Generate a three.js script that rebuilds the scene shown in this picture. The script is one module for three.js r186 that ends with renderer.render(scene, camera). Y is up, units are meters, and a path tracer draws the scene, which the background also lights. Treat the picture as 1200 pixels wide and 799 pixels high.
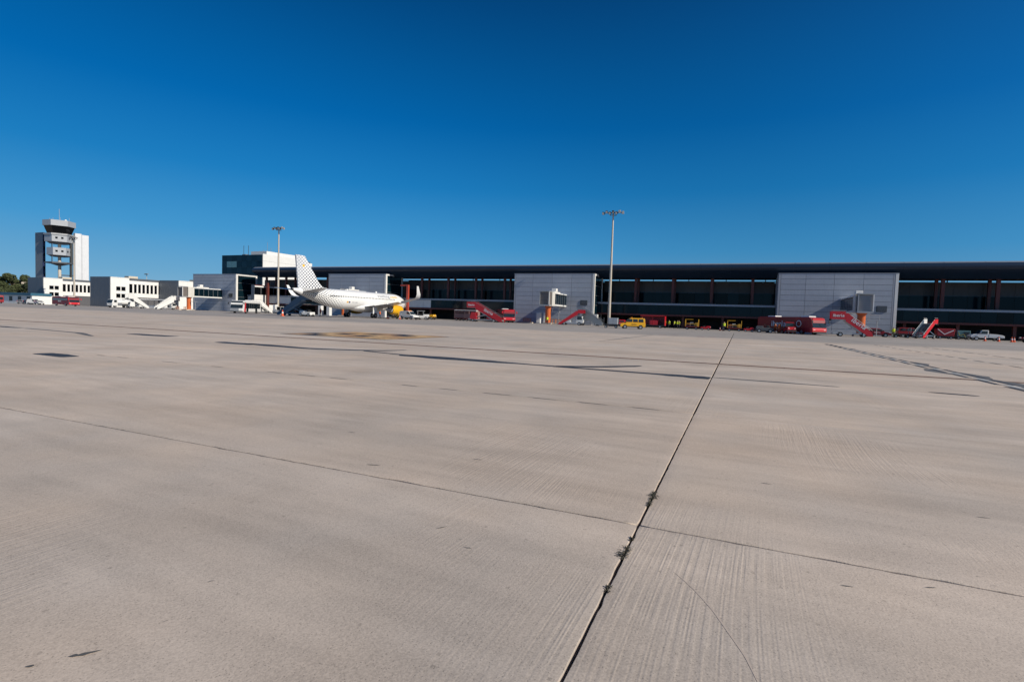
import * as THREE from 'three';
import { mergeGeometries, mergeVertices, toCreasedNormals } from 'three/addons/utils/BufferGeometryUtils.js';
import { RoundedBoxGeometry } from 'three/addons/geometries/RoundedBoxGeometry.js';
import { MarchingCubes } from 'three/addons/objects/MarchingCubes.js';
import { TextGeometry } from 'three/addons/geometries/TextGeometry.js';
import { FontLoader } from 'three/addons/loaders/FontLoader.js';

// ---------------------------------------------------------------- camera, sky, sun, exposure
// world: x runs along the terminal front (called u), z = -v where v is the distance towards the terminal, y is up; metres
const D2R = Math.PI / 180;
const scene = new THREE.Scene();
const camera = new THREE.PerspectiveCamera(2 * Math.atan(399.5 / 617.7) / D2R, 1200 / 799, 0.1, 6000);
camera.position.set(0, 1.42, 0);
camera.rotation.order = 'YXZ';
camera.rotation.set(-2.66 * D2R, 23.18 * D2R, 1.92 * D2R);
const renderer = new THREE.WebGLRenderer({ antialias: true });
renderer.toneMapping = THREE.LinearToneMapping;
renderer.toneMappingExposure = 1.0;
renderer.shadowMap.enabled = true;

const SUN_AZ = -8 * D2R, SUN_EL = 33 * D2R;             // from the +u side, just in front of the terminal line
const sunDir = new THREE.Vector3(Math.cos(SUN_EL) * Math.cos(SUN_AZ), Math.sin(SUN_EL), -Math.cos(SUN_EL) * Math.sin(SUN_AZ));
const sun = new THREE.DirectionalLight(new THREE.Color().setRGB(1, 0.92, 0.79), 4.8);
sun.position.copy(sunDir).multiplyScalar(400);
sun.target.position.set(-80, 0, -90);
sun.position.add(sun.target.position);
sun.castShadow = true;
Object.assign(sun.shadow.camera, { left: -260, right: 260, top: 160, bottom: -160, near: 1, far: 900 });
sun.shadow.mapSize.set(4096, 4096);
scene.add(sun, sun.target);

{ // clear deep-blue sky, paler to the horizon, darkest a right angle away from the sun
  const W = 1024, H = 512, data = new Float32Array(W * H * 4);
  const T = [[0, .30, .52, .70], [3, .17, .44, .70], [7.2, .066, .35, .70], [13, .014, .235, .60], [19.3, .001, .153, .485], [30, .0005, .080, .28], [45, .0005, .063, .225], [90, .0005, .055, .20]];
  const d = new THREE.Vector3();
  for (let j = 0; j < H; j++) for (let i = 0; i < W; i++) {
    const lat = ((j + .5) / H - .5) * Math.PI, lon = ((i + .5) / W - .5) * 2 * Math.PI;
    d.set(Math.cos(lat) * Math.cos(lon), Math.sin(lat), Math.cos(lat) * Math.sin(lon));
    const el = lat / D2R, cg = d.dot(sunDir), g = Math.acos(Math.min(1, cg)) / D2R;
    let c;
    if (el <= 0) c = [.26, .36, .44];
    else { let k = 0; while (k < T.length - 2 && T[k + 1][0] < el) k++; const t = (el - T[k][0]) / (T[k + 1][0] - T[k][0]); c = [1, 2, 3].map((n) => T[k][n] + (T[k + 1][n] - T[k][n]) * t); }
    const q = Math.min(1, Math.abs(cg) / .6), f = .70 + .18 * q * q * (3 - 2 * q), glow = .4 * Math.exp(-g / 9) + .1 * Math.exp(-g / 20);
    const o = (j * W + i) * 4;
    data[o] = c[0] * f + glow; data[o + 1] = c[1] * f + glow; data[o + 2] = c[2] * f + glow * .95; data[o + 3] = 1;
  }
  const sky = new THREE.DataTexture(data, W, H, THREE.RGBAFormat, THREE.FloatType);
  sky.mapping = THREE.EquirectangularReflectionMapping;
  sky.magFilter = sky.minFilter = THREE.LinearFilter;
  sky.colorSpace = THREE.LinearSRGBColorSpace;
  sky.needsUpdate = true;
  scene.background = sky; scene.environment = sky;
}

// ---------------------------------------------------------------- helpers
let seed = 20240;
const rnd = () => { seed = (seed + 0x6D2B79F5) | 0; let t = Math.imul(seed ^ (seed >>> 15), 1 | seed); t = (t + Math.imul(t ^ (t >>> 7), 61 | t)) ^ t; return ((t ^ (t >>> 14)) >>> 0) / 4294967296; };
const rr = (a, b) => a + (b - a) * rnd();
const hash = (x, y, s) => { let h = Math.imul(x | 0, 374761393) + Math.imul(y | 0, 668265263) + Math.imul(s | 0, 982451653); h = Math.imul(h ^ (h >>> 13), 1274126177); return ((h ^ (h >>> 16)) >>> 0) / 4294967296; };
const sm = (t) => t * t * (3 - 2 * t);
function vnoise(x, y, s = 0, period = 0, py = period) {               // value noise, periodic when asked
  const xi = Math.floor(x), yi = Math.floor(y), fx = sm(x - xi), fy = sm(y - yi);
  const w = (a) => period ? ((a % period) + period) % period : a, wy = (a) => py ? ((a % py) + py) % py : a;
  const a = hash(w(xi), wy(yi), s), b = hash(w(xi + 1), wy(yi), s), c = hash(w(xi), wy(yi + 1), s), d = hash(w(xi + 1), wy(yi + 1), s);
  return (a + (b - a) * fx) * (1 - fy) + (c + (d - c) * fx) * fy;
}
const fbm = (x, y, s, oct = 4, period = 0) => { let v = 0, a = .5, n = 0; for (let o = 0; o < oct; o++) { v += a * vnoise(x, y, s + o * 17, period); n += a; a *= .5; x *= 2; y *= 2; period *= 2; } return v / n; };

const taken = {};
function numbered(name) { const n = taken[name] = (taken[name] ?? -1) + 1; return n ? `${name}_${String(n).padStart(3, '0')}` : name; }
const bx = (w, h, d, x = 0, y = 0, z = 0) => new THREE.BoxGeometry(w, h, d).translate(x, y, z);
const rbx = (w, h, d, x = 0, y = 0, z = 0, r = .05, seg = 2) => new RoundedBoxGeometry(w, h, d, seg, Math.min(r, w * .49, h * .49, d * .49)).translate(x, y, z);
const cy = (r1, r2, h, x = 0, y = 0, z = 0, axis = 'y', seg = 16) => { const g = new THREE.CylinderGeometry(r1, r2, h, seg); if (axis === 'x') g.rotateZ(Math.PI / 2); if (axis === 'z') g.rotateX(Math.PI / 2); return g.translate(x, y, z); };
const sph = (r, x, y, z, s = 12) => new THREE.SphereGeometry(r, s, s * .7 | 0).translate(x, y, z);
function bar(a, b, w, h = w) {                            // straight beam from a to b
  const A = new THREE.Vector3(...a), Bv = new THREE.Vector3(...b), d = Bv.clone().sub(A), L = d.length();
  const g = new THREE.BoxGeometry(L, h, w); d.normalize();
  const q = new THREE.Quaternion();
  const yaw = Math.atan2(-d.z, d.x), pit = Math.asin(d.y);
  q.setFromEuler(new THREE.Euler(0, yaw, pit, 'YXZ'));
  return g.applyQuaternion(q).translate((A.x + Bv.x) / 2, (A.y + Bv.y) / 2, (A.z + Bv.z) / 2);
}
function rod(a, b, r, seg = 8) { const A = new THREE.Vector3(...a), Bv = new THREE.Vector3(...b), d = Bv.clone().sub(A); const g = new THREE.CylinderGeometry(r, r, d.length(), seg); g.applyQuaternion(new THREE.Quaternion().setFromUnitVectors(new THREE.Vector3(0, 1, 0), d.clone().normalize())); return g.translate((A.x + Bv.x) / 2, (A.y + Bv.y) / 2, (A.z + Bv.z) / 2); }
function tube(pts, r, seg = 8, n = 0) { return new THREE.TubeGeometry(new THREE.CatmullRomCurve3(pts.map((p) => new THREE.Vector3(...p))), n || pts.length * 4, r, seg); }
function prism(pts, z0, z1, bevel = 0) {                  // outline in x,y pushed along z
  const s = new THREE.Shape(pts.map((p) => new THREE.Vector2(...p)));
  const g = new THREE.ExtrudeGeometry(s, { depth: z1 - z0 - 2 * bevel, bevelEnabled: bevel > 0, bevelOffset: -bevel, bevelSize: bevel, bevelThickness: bevel, bevelSegments: 2, curveSegments: 8 });
  return g.translate(0, 0, z0 + bevel);
}
function clean(g) { g = g.index ? g.toNonIndexed() : g; for (const k of Object.keys(g.attributes)) if (!['position', 'normal', 'uv'].includes(k)) g.deleteAttribute(k); if (!g.attributes.normal) g.computeVertexNormals(); return g; }
function boxUV(g) {                                       // uv in metres by the way each face points
  const p = g.attributes.position, n = g.attributes.normal, uv = new Float32Array(p.count * 2);
  for (let i = 0; i < p.count; i++) {
    const ax = Math.abs(n.getX(i)), ay = Math.abs(n.getY(i)), az = Math.abs(n.getZ(i));
    if (ay >= ax && ay >= az) { uv[2 * i] = p.getX(i); uv[2 * i + 1] = p.getZ(i); }
    else if (ax >= az) { uv[2 * i] = p.getZ(i); uv[2 * i + 1] = p.getY(i); }
    else { uv[2 * i] = p.getX(i); uv[2 * i + 1] = p.getY(i); }
  }
  g.setAttribute('uv', new THREE.BufferAttribute(uv, 2)); return g;
}
function geo(list) { list = [].concat(list).map(clean); for (const g of list) if (!g.attributes.uv) boxUV(g); const g = list.length > 1 ? mergeGeometries(list) : list[0]; return boxUV(g); }
function part(name, list, m, parent, keepUV) {            // ONE named mesh under parent
  const o = new THREE.Mesh(keepUV ? list : geo(list), m); o.name = name; parent.add(o); return o;
}
function tag(o, label, category, group) { o.userData.label = label; o.userData.category = category; if (group) o.userData.group = group; return o; }
function thing(name, label, category, u, v, turn = 0, group, y = 0) {
  const o = new THREE.Group(); o.name = numbered(name); scene.add(o);
  o.position.set(u, y, -v); o.rotation.y = turn; return tag(o, label, category, group);
}
function again(src, label, u, v, turn = 0, y = 0) {       // copy of a thing with its parts, under the next number
  const o = src.clone(); o.name = numbered(src.name.replace(/_\d{3}$/, '')); o.userData = { ...src.userData }; scene.add(o);
  o.position.set(u, y, -v); o.rotation.y = turn; if (label) o.userData.label = label; return o;
}
const at = (g, x, y, z, ry = 0) => { g = g.clone(); if (ry) g.rotateY(ry); return g.translate(x, y, z); };

// ---------------------------------------------------------------- textures and materials
function dataTex(n, fn, srgb = false, repeat = 1) {
  const d = new Uint8Array(n * n * 4);
  for (let j = 0; j < n; j++) for (let i = 0; i < n; i++) { const c = fn(i / n, j / n), o = (j * n + i) * 4; for (let k = 0; k < 3; k++) d[o + k] = Math.max(0, Math.min(255, (Array.isArray(c) ? c[k] : c) * 255)); d[o + 3] = 255; }
  const t = new THREE.DataTexture(d, n, n); t.wrapS = t.wrapT = THREE.RepeatWrapping; t.magFilter = THREE.LinearFilter; t.minFilter = THREE.LinearMipmapLinearFilter; t.generateMipmaps = true; t.anisotropy = 8;
  if (srgb) t.colorSpace = THREE.SRGBColorSpace; t.repeat.set(repeat, repeat); t.needsUpdate = true; return t;
}
const grime = dataTex(512, (x, y) => { const a = fbm(x * 8, y * 8, 3, 5, 8), b = fbm(x * 40, y * 5, 9, 3, 5 * 8), c = hash(x * 512 | 0, y * 512 | 0, 5); return .84 + .10 * a + .07 * b + .03 * c; }, false, 1 / 6);
const wornPaint = dataTex(512, (x, y) => { const a = fbm(x * 16, y * 16, 31, 5, 16), b = fbm(x * 6, y * 6, 37, 4, 6); return .62 + .38 * Math.min(1, Math.max(0, (a * .7 + b * .6 - .42) * 3)); }, false, 1 / 3);
const roughN = dataTex(256, (x, y) => .75 + .25 * fbm(x * 8, y * 8, 41, 4, 8), false, 1 / 4);
const lin = (r, g, b) => new THREE.Color().setRGB(r, g, b);
function mt(r, g, b, rough = .6, metal = 0, extra = {}) { return new THREE.MeshStandardMaterial({ color: lin(r, g, b), roughness: rough, metalness: metal, map: grime, roughnessMap: roughN, ...extra }); }
const paint = (r, g, b, rough = .4, coat = .35) => new THREE.MeshPhysicalMaterial({ color: lin(r, g, b), roughness: rough, metalness: 0, clearcoat: coat, clearcoatRoughness: .2, map: grime });
const M = {
  whitePaint: paint(.78, .78, .76), redPaint: paint(.60, .012, .022), darkRed: paint(.27, .005, .012, .5, .15), yellow: paint(.83, .43, .008), blackPlastic: mt(.02, .02, .022, .6),
  tyre: mt(.012, .012, .013, .9), rim: mt(.5, .5, .5, .4, .6), glass: new THREE.MeshPhysicalMaterial({ color: lin(.012, .02, .026), roughness: .08, metalness: 0, clearcoat: 1, clearcoatRoughness: .04 }),
  screen: new THREE.MeshPhysicalMaterial({ color: lin(.018, .028, .032), roughness: .06, metalness: 0, clearcoat: .4, clearcoatRoughness: .03 }),
  chrome: mt(.65, .65, .66, .25, .9), greyMetal: mt(.30, .31, .33, .5, .4), lightMetal: mt(.55, .56, .58, .45, .5), darkMetal: mt(.06, .065, .07, .5, .4), galv: mt(.42, .43, .44, .55, .4),
  lampWhite: new THREE.MeshPhysicalMaterial({ color: lin(.75, .75, .72), roughness: .1, clearcoat: 1 }), lampRed: new THREE.MeshPhysicalMaterial({ color: lin(.5, .01, .01), roughness: .15, clearcoat: 1 }), lampAmber: new THREE.MeshPhysicalMaterial({ color: lin(.8, .25, .01), roughness: .15, clearcoat: 1 }),
  letter: mt(.82, .80, .80, .5), orange: mt(.62, .135, .03, .5), orangeCone: mt(.75, .10, .02, .55), coneWhite: mt(.8, .8, .78, .5),
};
const font = await new FontLoader().loadAsync('fonts/droid/droid_sans_bold.typeface.json');
function words(t, size, depth = .012) { const g = new TextGeometry(t, { font, size, depth, curveSegments: 3 }); g.computeBoundingBox(); const b = g.boundingBox; return g.translate(-(b.min.x + b.max.x) / 2, -(b.min.y + b.max.y) / 2, 0); }

// ---------------------------------------------------------------- ground: base sheet, concrete slabs, drain, patches, markings
{
  const base = part('ground', new THREE.PlaneGeometry(5000, 5000).rotateX(-Math.PI / 2).translate(0, -.07, 0), mt(.13, .12, .11, .95), scene);
  base.userData.kind = 'structure';
}
const TILE = 5;                                            // metres covered by the fine concrete texture
// fine concrete: cement grain, pores and the broom ridges left by finishing, the ridges along v with a slow bend
const CN = 2048, CL = 256;
const coarse = (fn) => { const d = new Float32Array(CL * CL); for (let j = 0; j < CL; j++) for (let i = 0; i < CL; i++) d[j * CL + i] = fn(i / CL, j / CL); return (x, y) => { const px = x * CL, py = y * CL, i = px | 0, j = py | 0, fx = px - i, fy = py - j, i1 = (i + 1) % CL, j1 = (j + 1) % CL; return (d[j * CL + i] * (1 - fx) + d[j * CL + i1] * fx) * (1 - fy) + (d[j1 * CL + i] * (1 - fx) + d[j1 * CL + i1] * fx) * fy; }; };
const cMott = coarse((x, y) => fbm(x * 10, y * 10, 17, 4, 10)), cBig = coarse((x, y) => fbm(x * 4, y * 4, 19, 3, 4)), cWarm = coarse((x, y) => fbm(x * 6, y * 6, 47, 3, 6)), cBend = coarse((x, y) => .006 * Math.sin(2 * Math.PI * (y + .2 * Math.sin(2 * Math.PI * x))) + .014 * (fbm(x * 3, y * 3, 61, 2, 3) - .5)), cAmp = coarse((x, y) => Math.min(1, Math.max(.08, (fbm(x * 4, y * 4, 81, 3, 4) - .38) * 3.4))), cDrag = coarse((x, y) => .6 * vnoise(x * 4, y * 40 + x * 5, 91, 4, 5) + .4 * vnoise(x * 9, y * 90, 93, 9, 90));
const ridges = new Float32Array(CN * CN), grains = new Float32Array(CN * CN);
for (let j = 0, o = 0; j < CN; j++) for (let i = 0; i < CN; i++, o++) {
  const x = i / CN, y = j / CN, a = vnoise((x + cBend(x, y)) * 560, y * 9, 71, 560, 9), r = Math.abs(a - .5) < .5 ? sm(a) : a;
  ridges[o] = (r - .5) * cAmp(x, y); grains[o] = vnoise(x * 720, y * 720, 13, 720) - .5;
}
const conMap = dataTex(CN, (x, y) => {
  const i = Math.round(x * CN), j = Math.round(y * CN), o = j * CN + i, g1 = hash(i, j, 11) - .5, h2 = hash(i >> 1, j >> 1, 23), pit = h2 > .982 ? .3 : h2 > .94 ? .12 : 0, big = hash(i >> 3, j >> 3, 29) > .9975 && grains[o] > -.2 ? .22 : 0;
  const v = .86 + .20 * g1 + .20 * grains[o] + .15 * (cMott(x, y) - .5) + .10 * (cBig(x, y) - .5) + .13 * (cDrag(x, y) - .5) - pit - big + .09 * ridges[o], w = cWarm(x, y) - .5;
  return [v * (1 + .06 * w), v, v * (1 - .07 * w)];
}, false, 1 / TILE);
const conBump = dataTex(CN, (x, y) => { const i = Math.round(x * CN), j = Math.round(y * CN), o = j * CN + i; return .5 + .2 * grains[o] + .6 * ridges[o] - (hash(i >> 1, j >> 1, 23) > .985 ? .2 : 0); }, false, 1 / TILE);
const concrete = new THREE.MeshStandardMaterial({ color: lin(1, 1, 1), vertexColors: true, map: conMap, bumpMap: conBump, bumpScale: .0023, roughness: .88 });
const concreteFar = new THREE.MeshStandardMaterial({ color: lin(1, 1, 1), vertexColors: true, map: conMap, roughness: .9 });

const apron = new THREE.Group(); apron.name = 'apron'; apron.userData.kind = 'structure'; scene.add(apron);
// tone of the concrete at a place: smears dragged along u, cement-rich and sandy patches, the greyer strip by the stands
function tone(u, v) {
  const s1 = fbm(u * .16 + v * .22, v * .9 - u * .13, 101, 4), s2 = fbm(u * .5 + 7, v * .6 + 3, 113, 4), s3 = fbm(u * .05, v * .07, 127, 3), s4 = fbm(u * .35 + v * .5, v * 3.2 - u * .5, 131, 3);
  let k = 1 + .30 * (s1 - .5) + .18 * (s2 - .5) + .26 * (s3 - .5) + .22 * (s4 - .5);
  const warm = (fbm(u * .3 + 40, v * .4, 139, 3) - .5);
  const grey = Math.max(0, Math.min(1, (v + 6 * (fbm(u * .06, v * .1, 151, 3) - .5) - 52) / 7));   // older, greyer surfacing beyond v = 55
  let c = [.578 * (1 + .09 * warm), .48, .396 * (1 - .09 * warm)];
  const g = [.36, .325, .295];
  return c.map((x, i) => Math.max(.05, (x + (g[i] - x) * grey) * k));
}
let slabN = 0;
function slab(u0, u1, v0, v1, step, near, jag) {
  const ou = 1.7 * slabN, ov = 2.9 * slabN++;              // every slab was broomed on its own
  const nu = Math.max(2, Math.min(260, Math.round((u1 - u0) / step))), nv = Math.max(2, Math.min(220, Math.round((v1 - v0) / step)));
  const pos = [], col = [], uv = [], idx = [];
  const E = near ? .004 : .01;                                          // worn, rounded arris
  const us = [], vs = [];
  for (let i = 0; i <= nu; i++) us.push(u0 + (u1 - u0) * i / nu); for (let j = 0; j <= nv; j++) vs.push(v0 + (v1 - v0) * j / nv);
  const chip = (t, s) => jag ? Math.max(0, fbm(t * 11, s * 3.7, 163 + s, 4) - .58) * (s < 3 ? .035 : .06) + (fbm(t * 40, s, 167, 2) - .5) * .004 : 0;
  const put = (u, y, v) => { pos.push(u, y, -v); col.push(...tone(u, v)); uv.push(u + ou, v + ov); };
  const grid = (k, y) => {
    for (let j = 0; j <= nv; j++) for (let i = 0; i <= nu; i++) {
      let u = us[i], v = vs[j];
      if (i === 0) u += k + chip(v, 1); if (i === nu) u -= k + chip(v, 2); if (j === 0) v += k + chip(u, 3); if (j === nv) v -= k + chip(u, 4);
      put(u, y, v);
    }
  };
  grid(E, 0);
  const W = nu + 1;
  for (let j = 0; j < nv; j++) for (let i = 0; i < nu; i++) { const a = j * W + i, b = a + 1, c = a + W, d = c + 1; idx.push(a, b, d, a, d, c); }
  const ring = []; for (let i = 0; i <= nu; i++) ring.push(i); for (let j = 1; j <= nv; j++) ring.push(j * W + nu); for (let i = nu - 1; i >= 0; i--) ring.push(nv * W + i); for (let j = nv - 1; j > 0; j--) ring.push(j * W);
  for (const [inset, y] of [[0, -.006], [0, -.068]]) {       // rounded edge, then the side of the slab
    const prev = y === -.006 ? ring : ring.map((_, i) => pos.length / 3 - ring.length + i), start = pos.length / 3;
    ring.forEach((r) => { let u = pos[3 * r], v = -pos[3 * r + 2]; const i = r % W, j = r / W | 0; if (i === 0) u -= E; if (i === nu) u += E; if (j === 0) v -= E; if (j === nv) v += E; put(u, y, v); });
    for (let i = 0; i < ring.length; i++) { const k = (i + 1) % ring.length, a = prev[i], b = prev[k], c = start + i, d = start + k; idx.push(a, c, d, a, d, b); }
  }
  const g = new THREE.BufferGeometry(); g.setAttribute('position', new THREE.Float32BufferAttribute(pos, 3)); g.setAttribute('color', new THREE.Float32BufferAttribute(col, 3)); g.setAttribute('uv', new THREE.Float32BufferAttribute(uv, 2)); g.setIndex(idx); g.computeVertexNormals();
  part('slab', g, near ? concrete : concreteFar, apron, true);
}
// one long joint at u = -0.57 running to the terminal, cross joints every five to six metres
const JU = -.57, JV = [-1.32, 3.68, 8.66, 14.65, 19.55];
const gapL = [.007, .009, .016, .022, .03, .04, .04];       // half width of the long joint, row by row
for (let r = 0; r < 4; r++) {
  const jg = [.006, .0095, .008, .01, .01], a = JV[r] + jg[r], b = JV[r + 1] - jg[r + 1], st = [.07, .09, .2, .3][r];
  slab(JU - [12, 17, 26, 34][r], JU - gapL[r], a, b, st, true, r < 2); slab(JU + gapL[r], JU + [8, 10, 16, 24][r], a, b, st, true, r < 2);
}
slab(-58, JU - gapL[4], 20.05, 37, .5, true, false); slab(JU + gapL[4], 45, 20.05, 37, .5, true, false);
slab(-120, JU - gapL[5], 37.02, 56, .7, false, false); slab(JU + gapL[5], 70, 37.02, 56, .7, false, false);
slab(-160, JU - gapL[6], 56.02, 90, .9, false, false); slab(JU + gapL[6], 110, 56.02, 90, .9, false, false);
slab(-330, 170, 90.02, 190, 2.2, false, false);
for (const [a, b, c, d] of [[-60, -12.57, -1.32, 3.68], [-80, -17.57, 3.68, 8.66], [-90, -26.57, 8.66, 14.65], [-110, -34.57, 14.65, 19.55], [-330, -58.02, 19.57, 37], [-330, -120.02, 37.02, 56], [-330, -160.02, 56.02, 90], [7.45, 60, -1.32, 3.68], [9.45, 60, 3.68, 8.66], [15.45, 60, 8.66, 14.65], [23.45, 80, 14.65, 19.55], [45.02, 120, 19.57, 37], [70.02, 170, 37.02, 56], [110.02, 170, 56.02, 90], [-60, 60, -40, -1.34], [-900, -330.02, 0, 190]])
  slab(a + .005, b - .005, c + .005, d - .005, Math.max(1, (b - a) / 120), false, false);

{ // rust-stained channel drain: two concrete lips and a grating cut in lengths
  const rust = mt(.20, .115, .075, .85, .1, { map: wornPaint }), rust2 = mt(.165, .10, .07, .85, .1, { map: wornPaint });
  for (let i = 0; i < 62; i++) { const u0 = -58 + i * 1.7; part('drain_grating', bx(1.68, .05, .34, u0 + .84, -.028 + .004 * hash(i, 1, 7), -19.8), i % 3 ? rust : rust2, apron); }
  const lip = mt(.27, .19, .14, .9);
  for (const s of [-1, 1]) part('drain_lip', bx(400, .06, .06, -130, -.032, -19.8 + s * .21), lip, apron);
  part('drain_grating', bx(270, .05, .34, -193.2, -.028, -19.8), rust2, apron);
}
// black sealant poured along joints and cracks: sheets with ragged outlines
const tar = mt(.035, .037, .042, .75), tarOld = mt(.12, .117, .115, .85), stain = mt(.10, .095, .09, .85);
function smear(path, w, m = tar, name = 'tar_patch', y = .004, blunt = .25) { // path of [u, v, width factor]
  const pts = path.map((p) => new THREE.Vector3(p[0], p[2] ?? 1, p[1])), c = new THREE.CatmullRomCurve3(pts, false, 'catmullrom', .2), n = Math.max(12, Math.round(c.getLength() / .12)), pos = [], idx = [];
  const t = new THREE.Vector3(), ph = rnd() * 50;
  for (let i = 0; i <= n; i++) {
    const p = c.getPoint(i / n); c.getTangent(i / n, t); const L = Math.hypot(t.x, t.z) || 1, nx = -t.z / L, nz = t.x / L, end = Math.min(1, Math.min(i, n - i) / 3 + blunt);
    const a = w * .5 * Math.max(.05, p.y) * end * (.7 + .7 * fbm(i * .23, ph, 171, 3)), b = w * .5 * Math.max(.05, p.y) * end * (.7 + .7 * fbm(i * .21, ph + 9, 173, 3));
    pos.push(p.x + nx * a, y, -(p.z + nz * a), p.x - nx * b, y, -(p.z - nz * b));
    if (i < n) { const k = 2 * i; idx.push(k, k + 1, k + 2, k + 1, k + 3, k + 2); }
  }
  const g = new THREE.BufferGeometry(); g.setAttribute('position', new THREE.Float32BufferAttribute(pos, 3)); g.setIndex(idx); g.computeVertexNormals(); 
  if (g.attributes.normal.getY(2) < 0) { for (let i = 0; i < idx.length; i += 3) { const k = idx[i]; idx[i] = idx[i + 1]; idx[i + 1] = k; } g.setIndex(idx); }
  const nrm = g.attributes.normal; for (let i = 0; i < nrm.count; i++) nrm.setXYZ(i, 0, 1, 0);
  part(name, g, m, apron);
}
smear([[-17.9, 15.0], [-16.4, 14.85, 1.3], [-14.5, 14.75], [-13.0, 15.3, .9], [-12.0, 16.0, .8], [-11.6, 16.9, .3]], .44);
smear([[-12.4, 15.35, .6], [-10.9, 15.0, .6], [-9.6, 14.8]], .3);
smear([[-10.4, 14.78], [-8.6, 14.8, 1.6], [-6.9, 14.72, 1.1], [-5.8, 14.7, .5], [-4.9, 14.7, .6]], .5);
smear([[-4.95, 14.68, .7], [-4.0, 15.3, 1.2], [-3.0, 16.4, .8], [-2.75, 16.9, .3]], .36);
smear([[-4.9, 14.66], [-3.4, 14.6, .9], [-1.9, 14.56, 1.2], [-1.2, 14.5, 1.8], [-.6, 14.46, 2.1]], .30, tar, 'tar_patch', .004, .9);
smear([[-.55, 14.75, .6], [1.0, 14.7, 1], [2.3, 14.6, .5]], .20, tarOld);
smear([[-17.25, 8.06], [-16.6, 8.02, 1.1], [-15.75, 7.98]], .42, tar, 'tar_patch', .004, .8);
smear([[-26.3, 15.75], [-25, 15.75, 1.1], [-23.5, 15.85]], .6, tar, 'tar_patch', .004, .7); smear([[-19.2, 14.8], [-18.2, 14.75, 1.2], [-17.1, 14.78]], .45, tar, 'tar_patch', .004, .7);
smear([[-40, 14.6, .8], [-36, 14.7], [-33.6, 14.75, .8]], .5); smear([[-33, 14.7, .6], [-28, 14.4, .9], [-25, 13.4, .5]], .34, tarOld);
smear([[-8.23, 33.5, .5], [-8.19, 42.7, 1], [-8.06, 55.6, .6]], .16, tarOld); smear([[4.1, 14.9], [4.6, 14.85, 1.1], [5.0, 14.8]], .16, tar);
smear([[-2.40, 1.196, .3], [-2.385, 1.212, 1.2], [-2.375, 1.218, .7], [-2.36, 1.236, 1.3], [-2.345, 1.256, .7], [-2.325, 1.285, .2]], .014, stain, 'stain', .0035, .05); smear([[-2.475, 1.092, .5], [-2.46, 1.104, 1.2], [-2.452, 1.112, .4]], .012, stain, 'stain', .0035, .1);
for (const [u, v, l, a] of [[-2.44, 1.85, .02, 1.0], [-2.3, 1.52, .012, 1.2], [-1.45, 2.81, .03, .2], [-1.75, 3.0, .04, 1], [-4.1, 4.9, .05, .2], [.95, 2.4, .03, .3], [.62, 3.35, .035, .2], [1.05, 3.55, .035, .4], [.3, 5.2, .05, .1], [1.8, 5.1, .05, .1], [-3.05, 3.95, .07, .3], [-2.3, 4.6, .05, .4], [-.22, 2.96, .014, .3]]) smear([[u - l * Math.cos(a), v - l * Math.sin(a), .6], [u, v, 1.1], [u + l * Math.cos(a), v + l * Math.sin(a), .5]], l * .16, stain, 'stain', .0035, .1);
// a drag mark scored in the near slab and hairline cracks along the far joint line
smear([[-.27, 3.08, .4], [-.15, 2.93], [-.05, 2.76], [.03, 2.58], [.10, 2.42], [.16, 2.2, .4]], .010, mt(.49, .41, .345, .9), 'drag_mark', .0012);
for (let u = -16; u < -1; u += .9) if (hash(u * 10 | 0, 3, 5) > .3) smear([[u, 8.66 + .03 * hash(u * 7 | 0, 1, 1)], [u + .3, 8.67, 1.4], [u + rr(.5, .9), 8.65, .7]], .016, mt(.2, .185, .17, .9), 'crack', .0036);

// blacked-out lead-in lines at u = 6.8, 11 and 14.4: dashes of black paint, the widest with worn white between
const blackPaint = mt(.045, .047, .052, .8, 0, { map: wornPaint }), wornWhite = mt(.42, .42, .41, .8, 0, { map: wornPaint });
const plate = (w, d, u, v, m, name, y = .004, turn = 0) => part(name, new THREE.PlaneGeometry(w, d).rotateX(-Math.PI / 2).rotateY(turn).translate(u, y, -v), m, apron);
for (let v = 15.2; v < 51; v += 2.0) { const w = .8 * hash(v * 10 | 0, 1, 1); plate(.17, 1.5, 6.62, v, blackPaint, 'painted_dash'); plate(.17, 1.5, 7.02, v + .1, blackPaint, 'painted_dash'); plate(.2, .9 + w * .5, 6.82, v + .9, v < 42 ? wornWhite : blackPaint, 'painted_dash', .0042); }
for (const [v0, v1, o, w] of [[18, 20.4, .45, .35], [20, 23, .4, .4], [21.5, 24, -.45, .4], [26, 28.6, .45, .35], [40.5, 42.5, .35, .3]]) smear([[6.8 + o * .5, v0, .3], [6.8 + o, (v0 + v1) / 2, 1.1], [6.8 + o * .7, v1, .3]], w, tarOld, 'rubber_mark', .0038, .1);
for (let v = 27; v < 54; v += 1.9) plate(.13, 1.1, 10.9, v, blackPaint, 'painted_dash');
for (let v = 36; v < 54; v += 2.2) plate(.14, 1.5, 14.4, v, blackPaint, 'painted_dash');
for (const [w, d, u, v] of [[60, .22, 55, 104], [18, .2, 5, 88], [5, .25, 4.5, 60], [4, .25, 10.5, 61.5], [40, .15, -10, 96], [26, .15, -60, 97]]) plate(w, d, u, v, wornWhite, 'painted_line');
for (const [u, v] of [[-7.4, 58.6], [-6.2, 58.6], [-3.4, 56.5], [-2.4, 56.5]]) plate(.8, .5, u, v, mt(.33, .12, .10, .85, 0, { map: wornPaint }), 'painted_mark');

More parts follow.
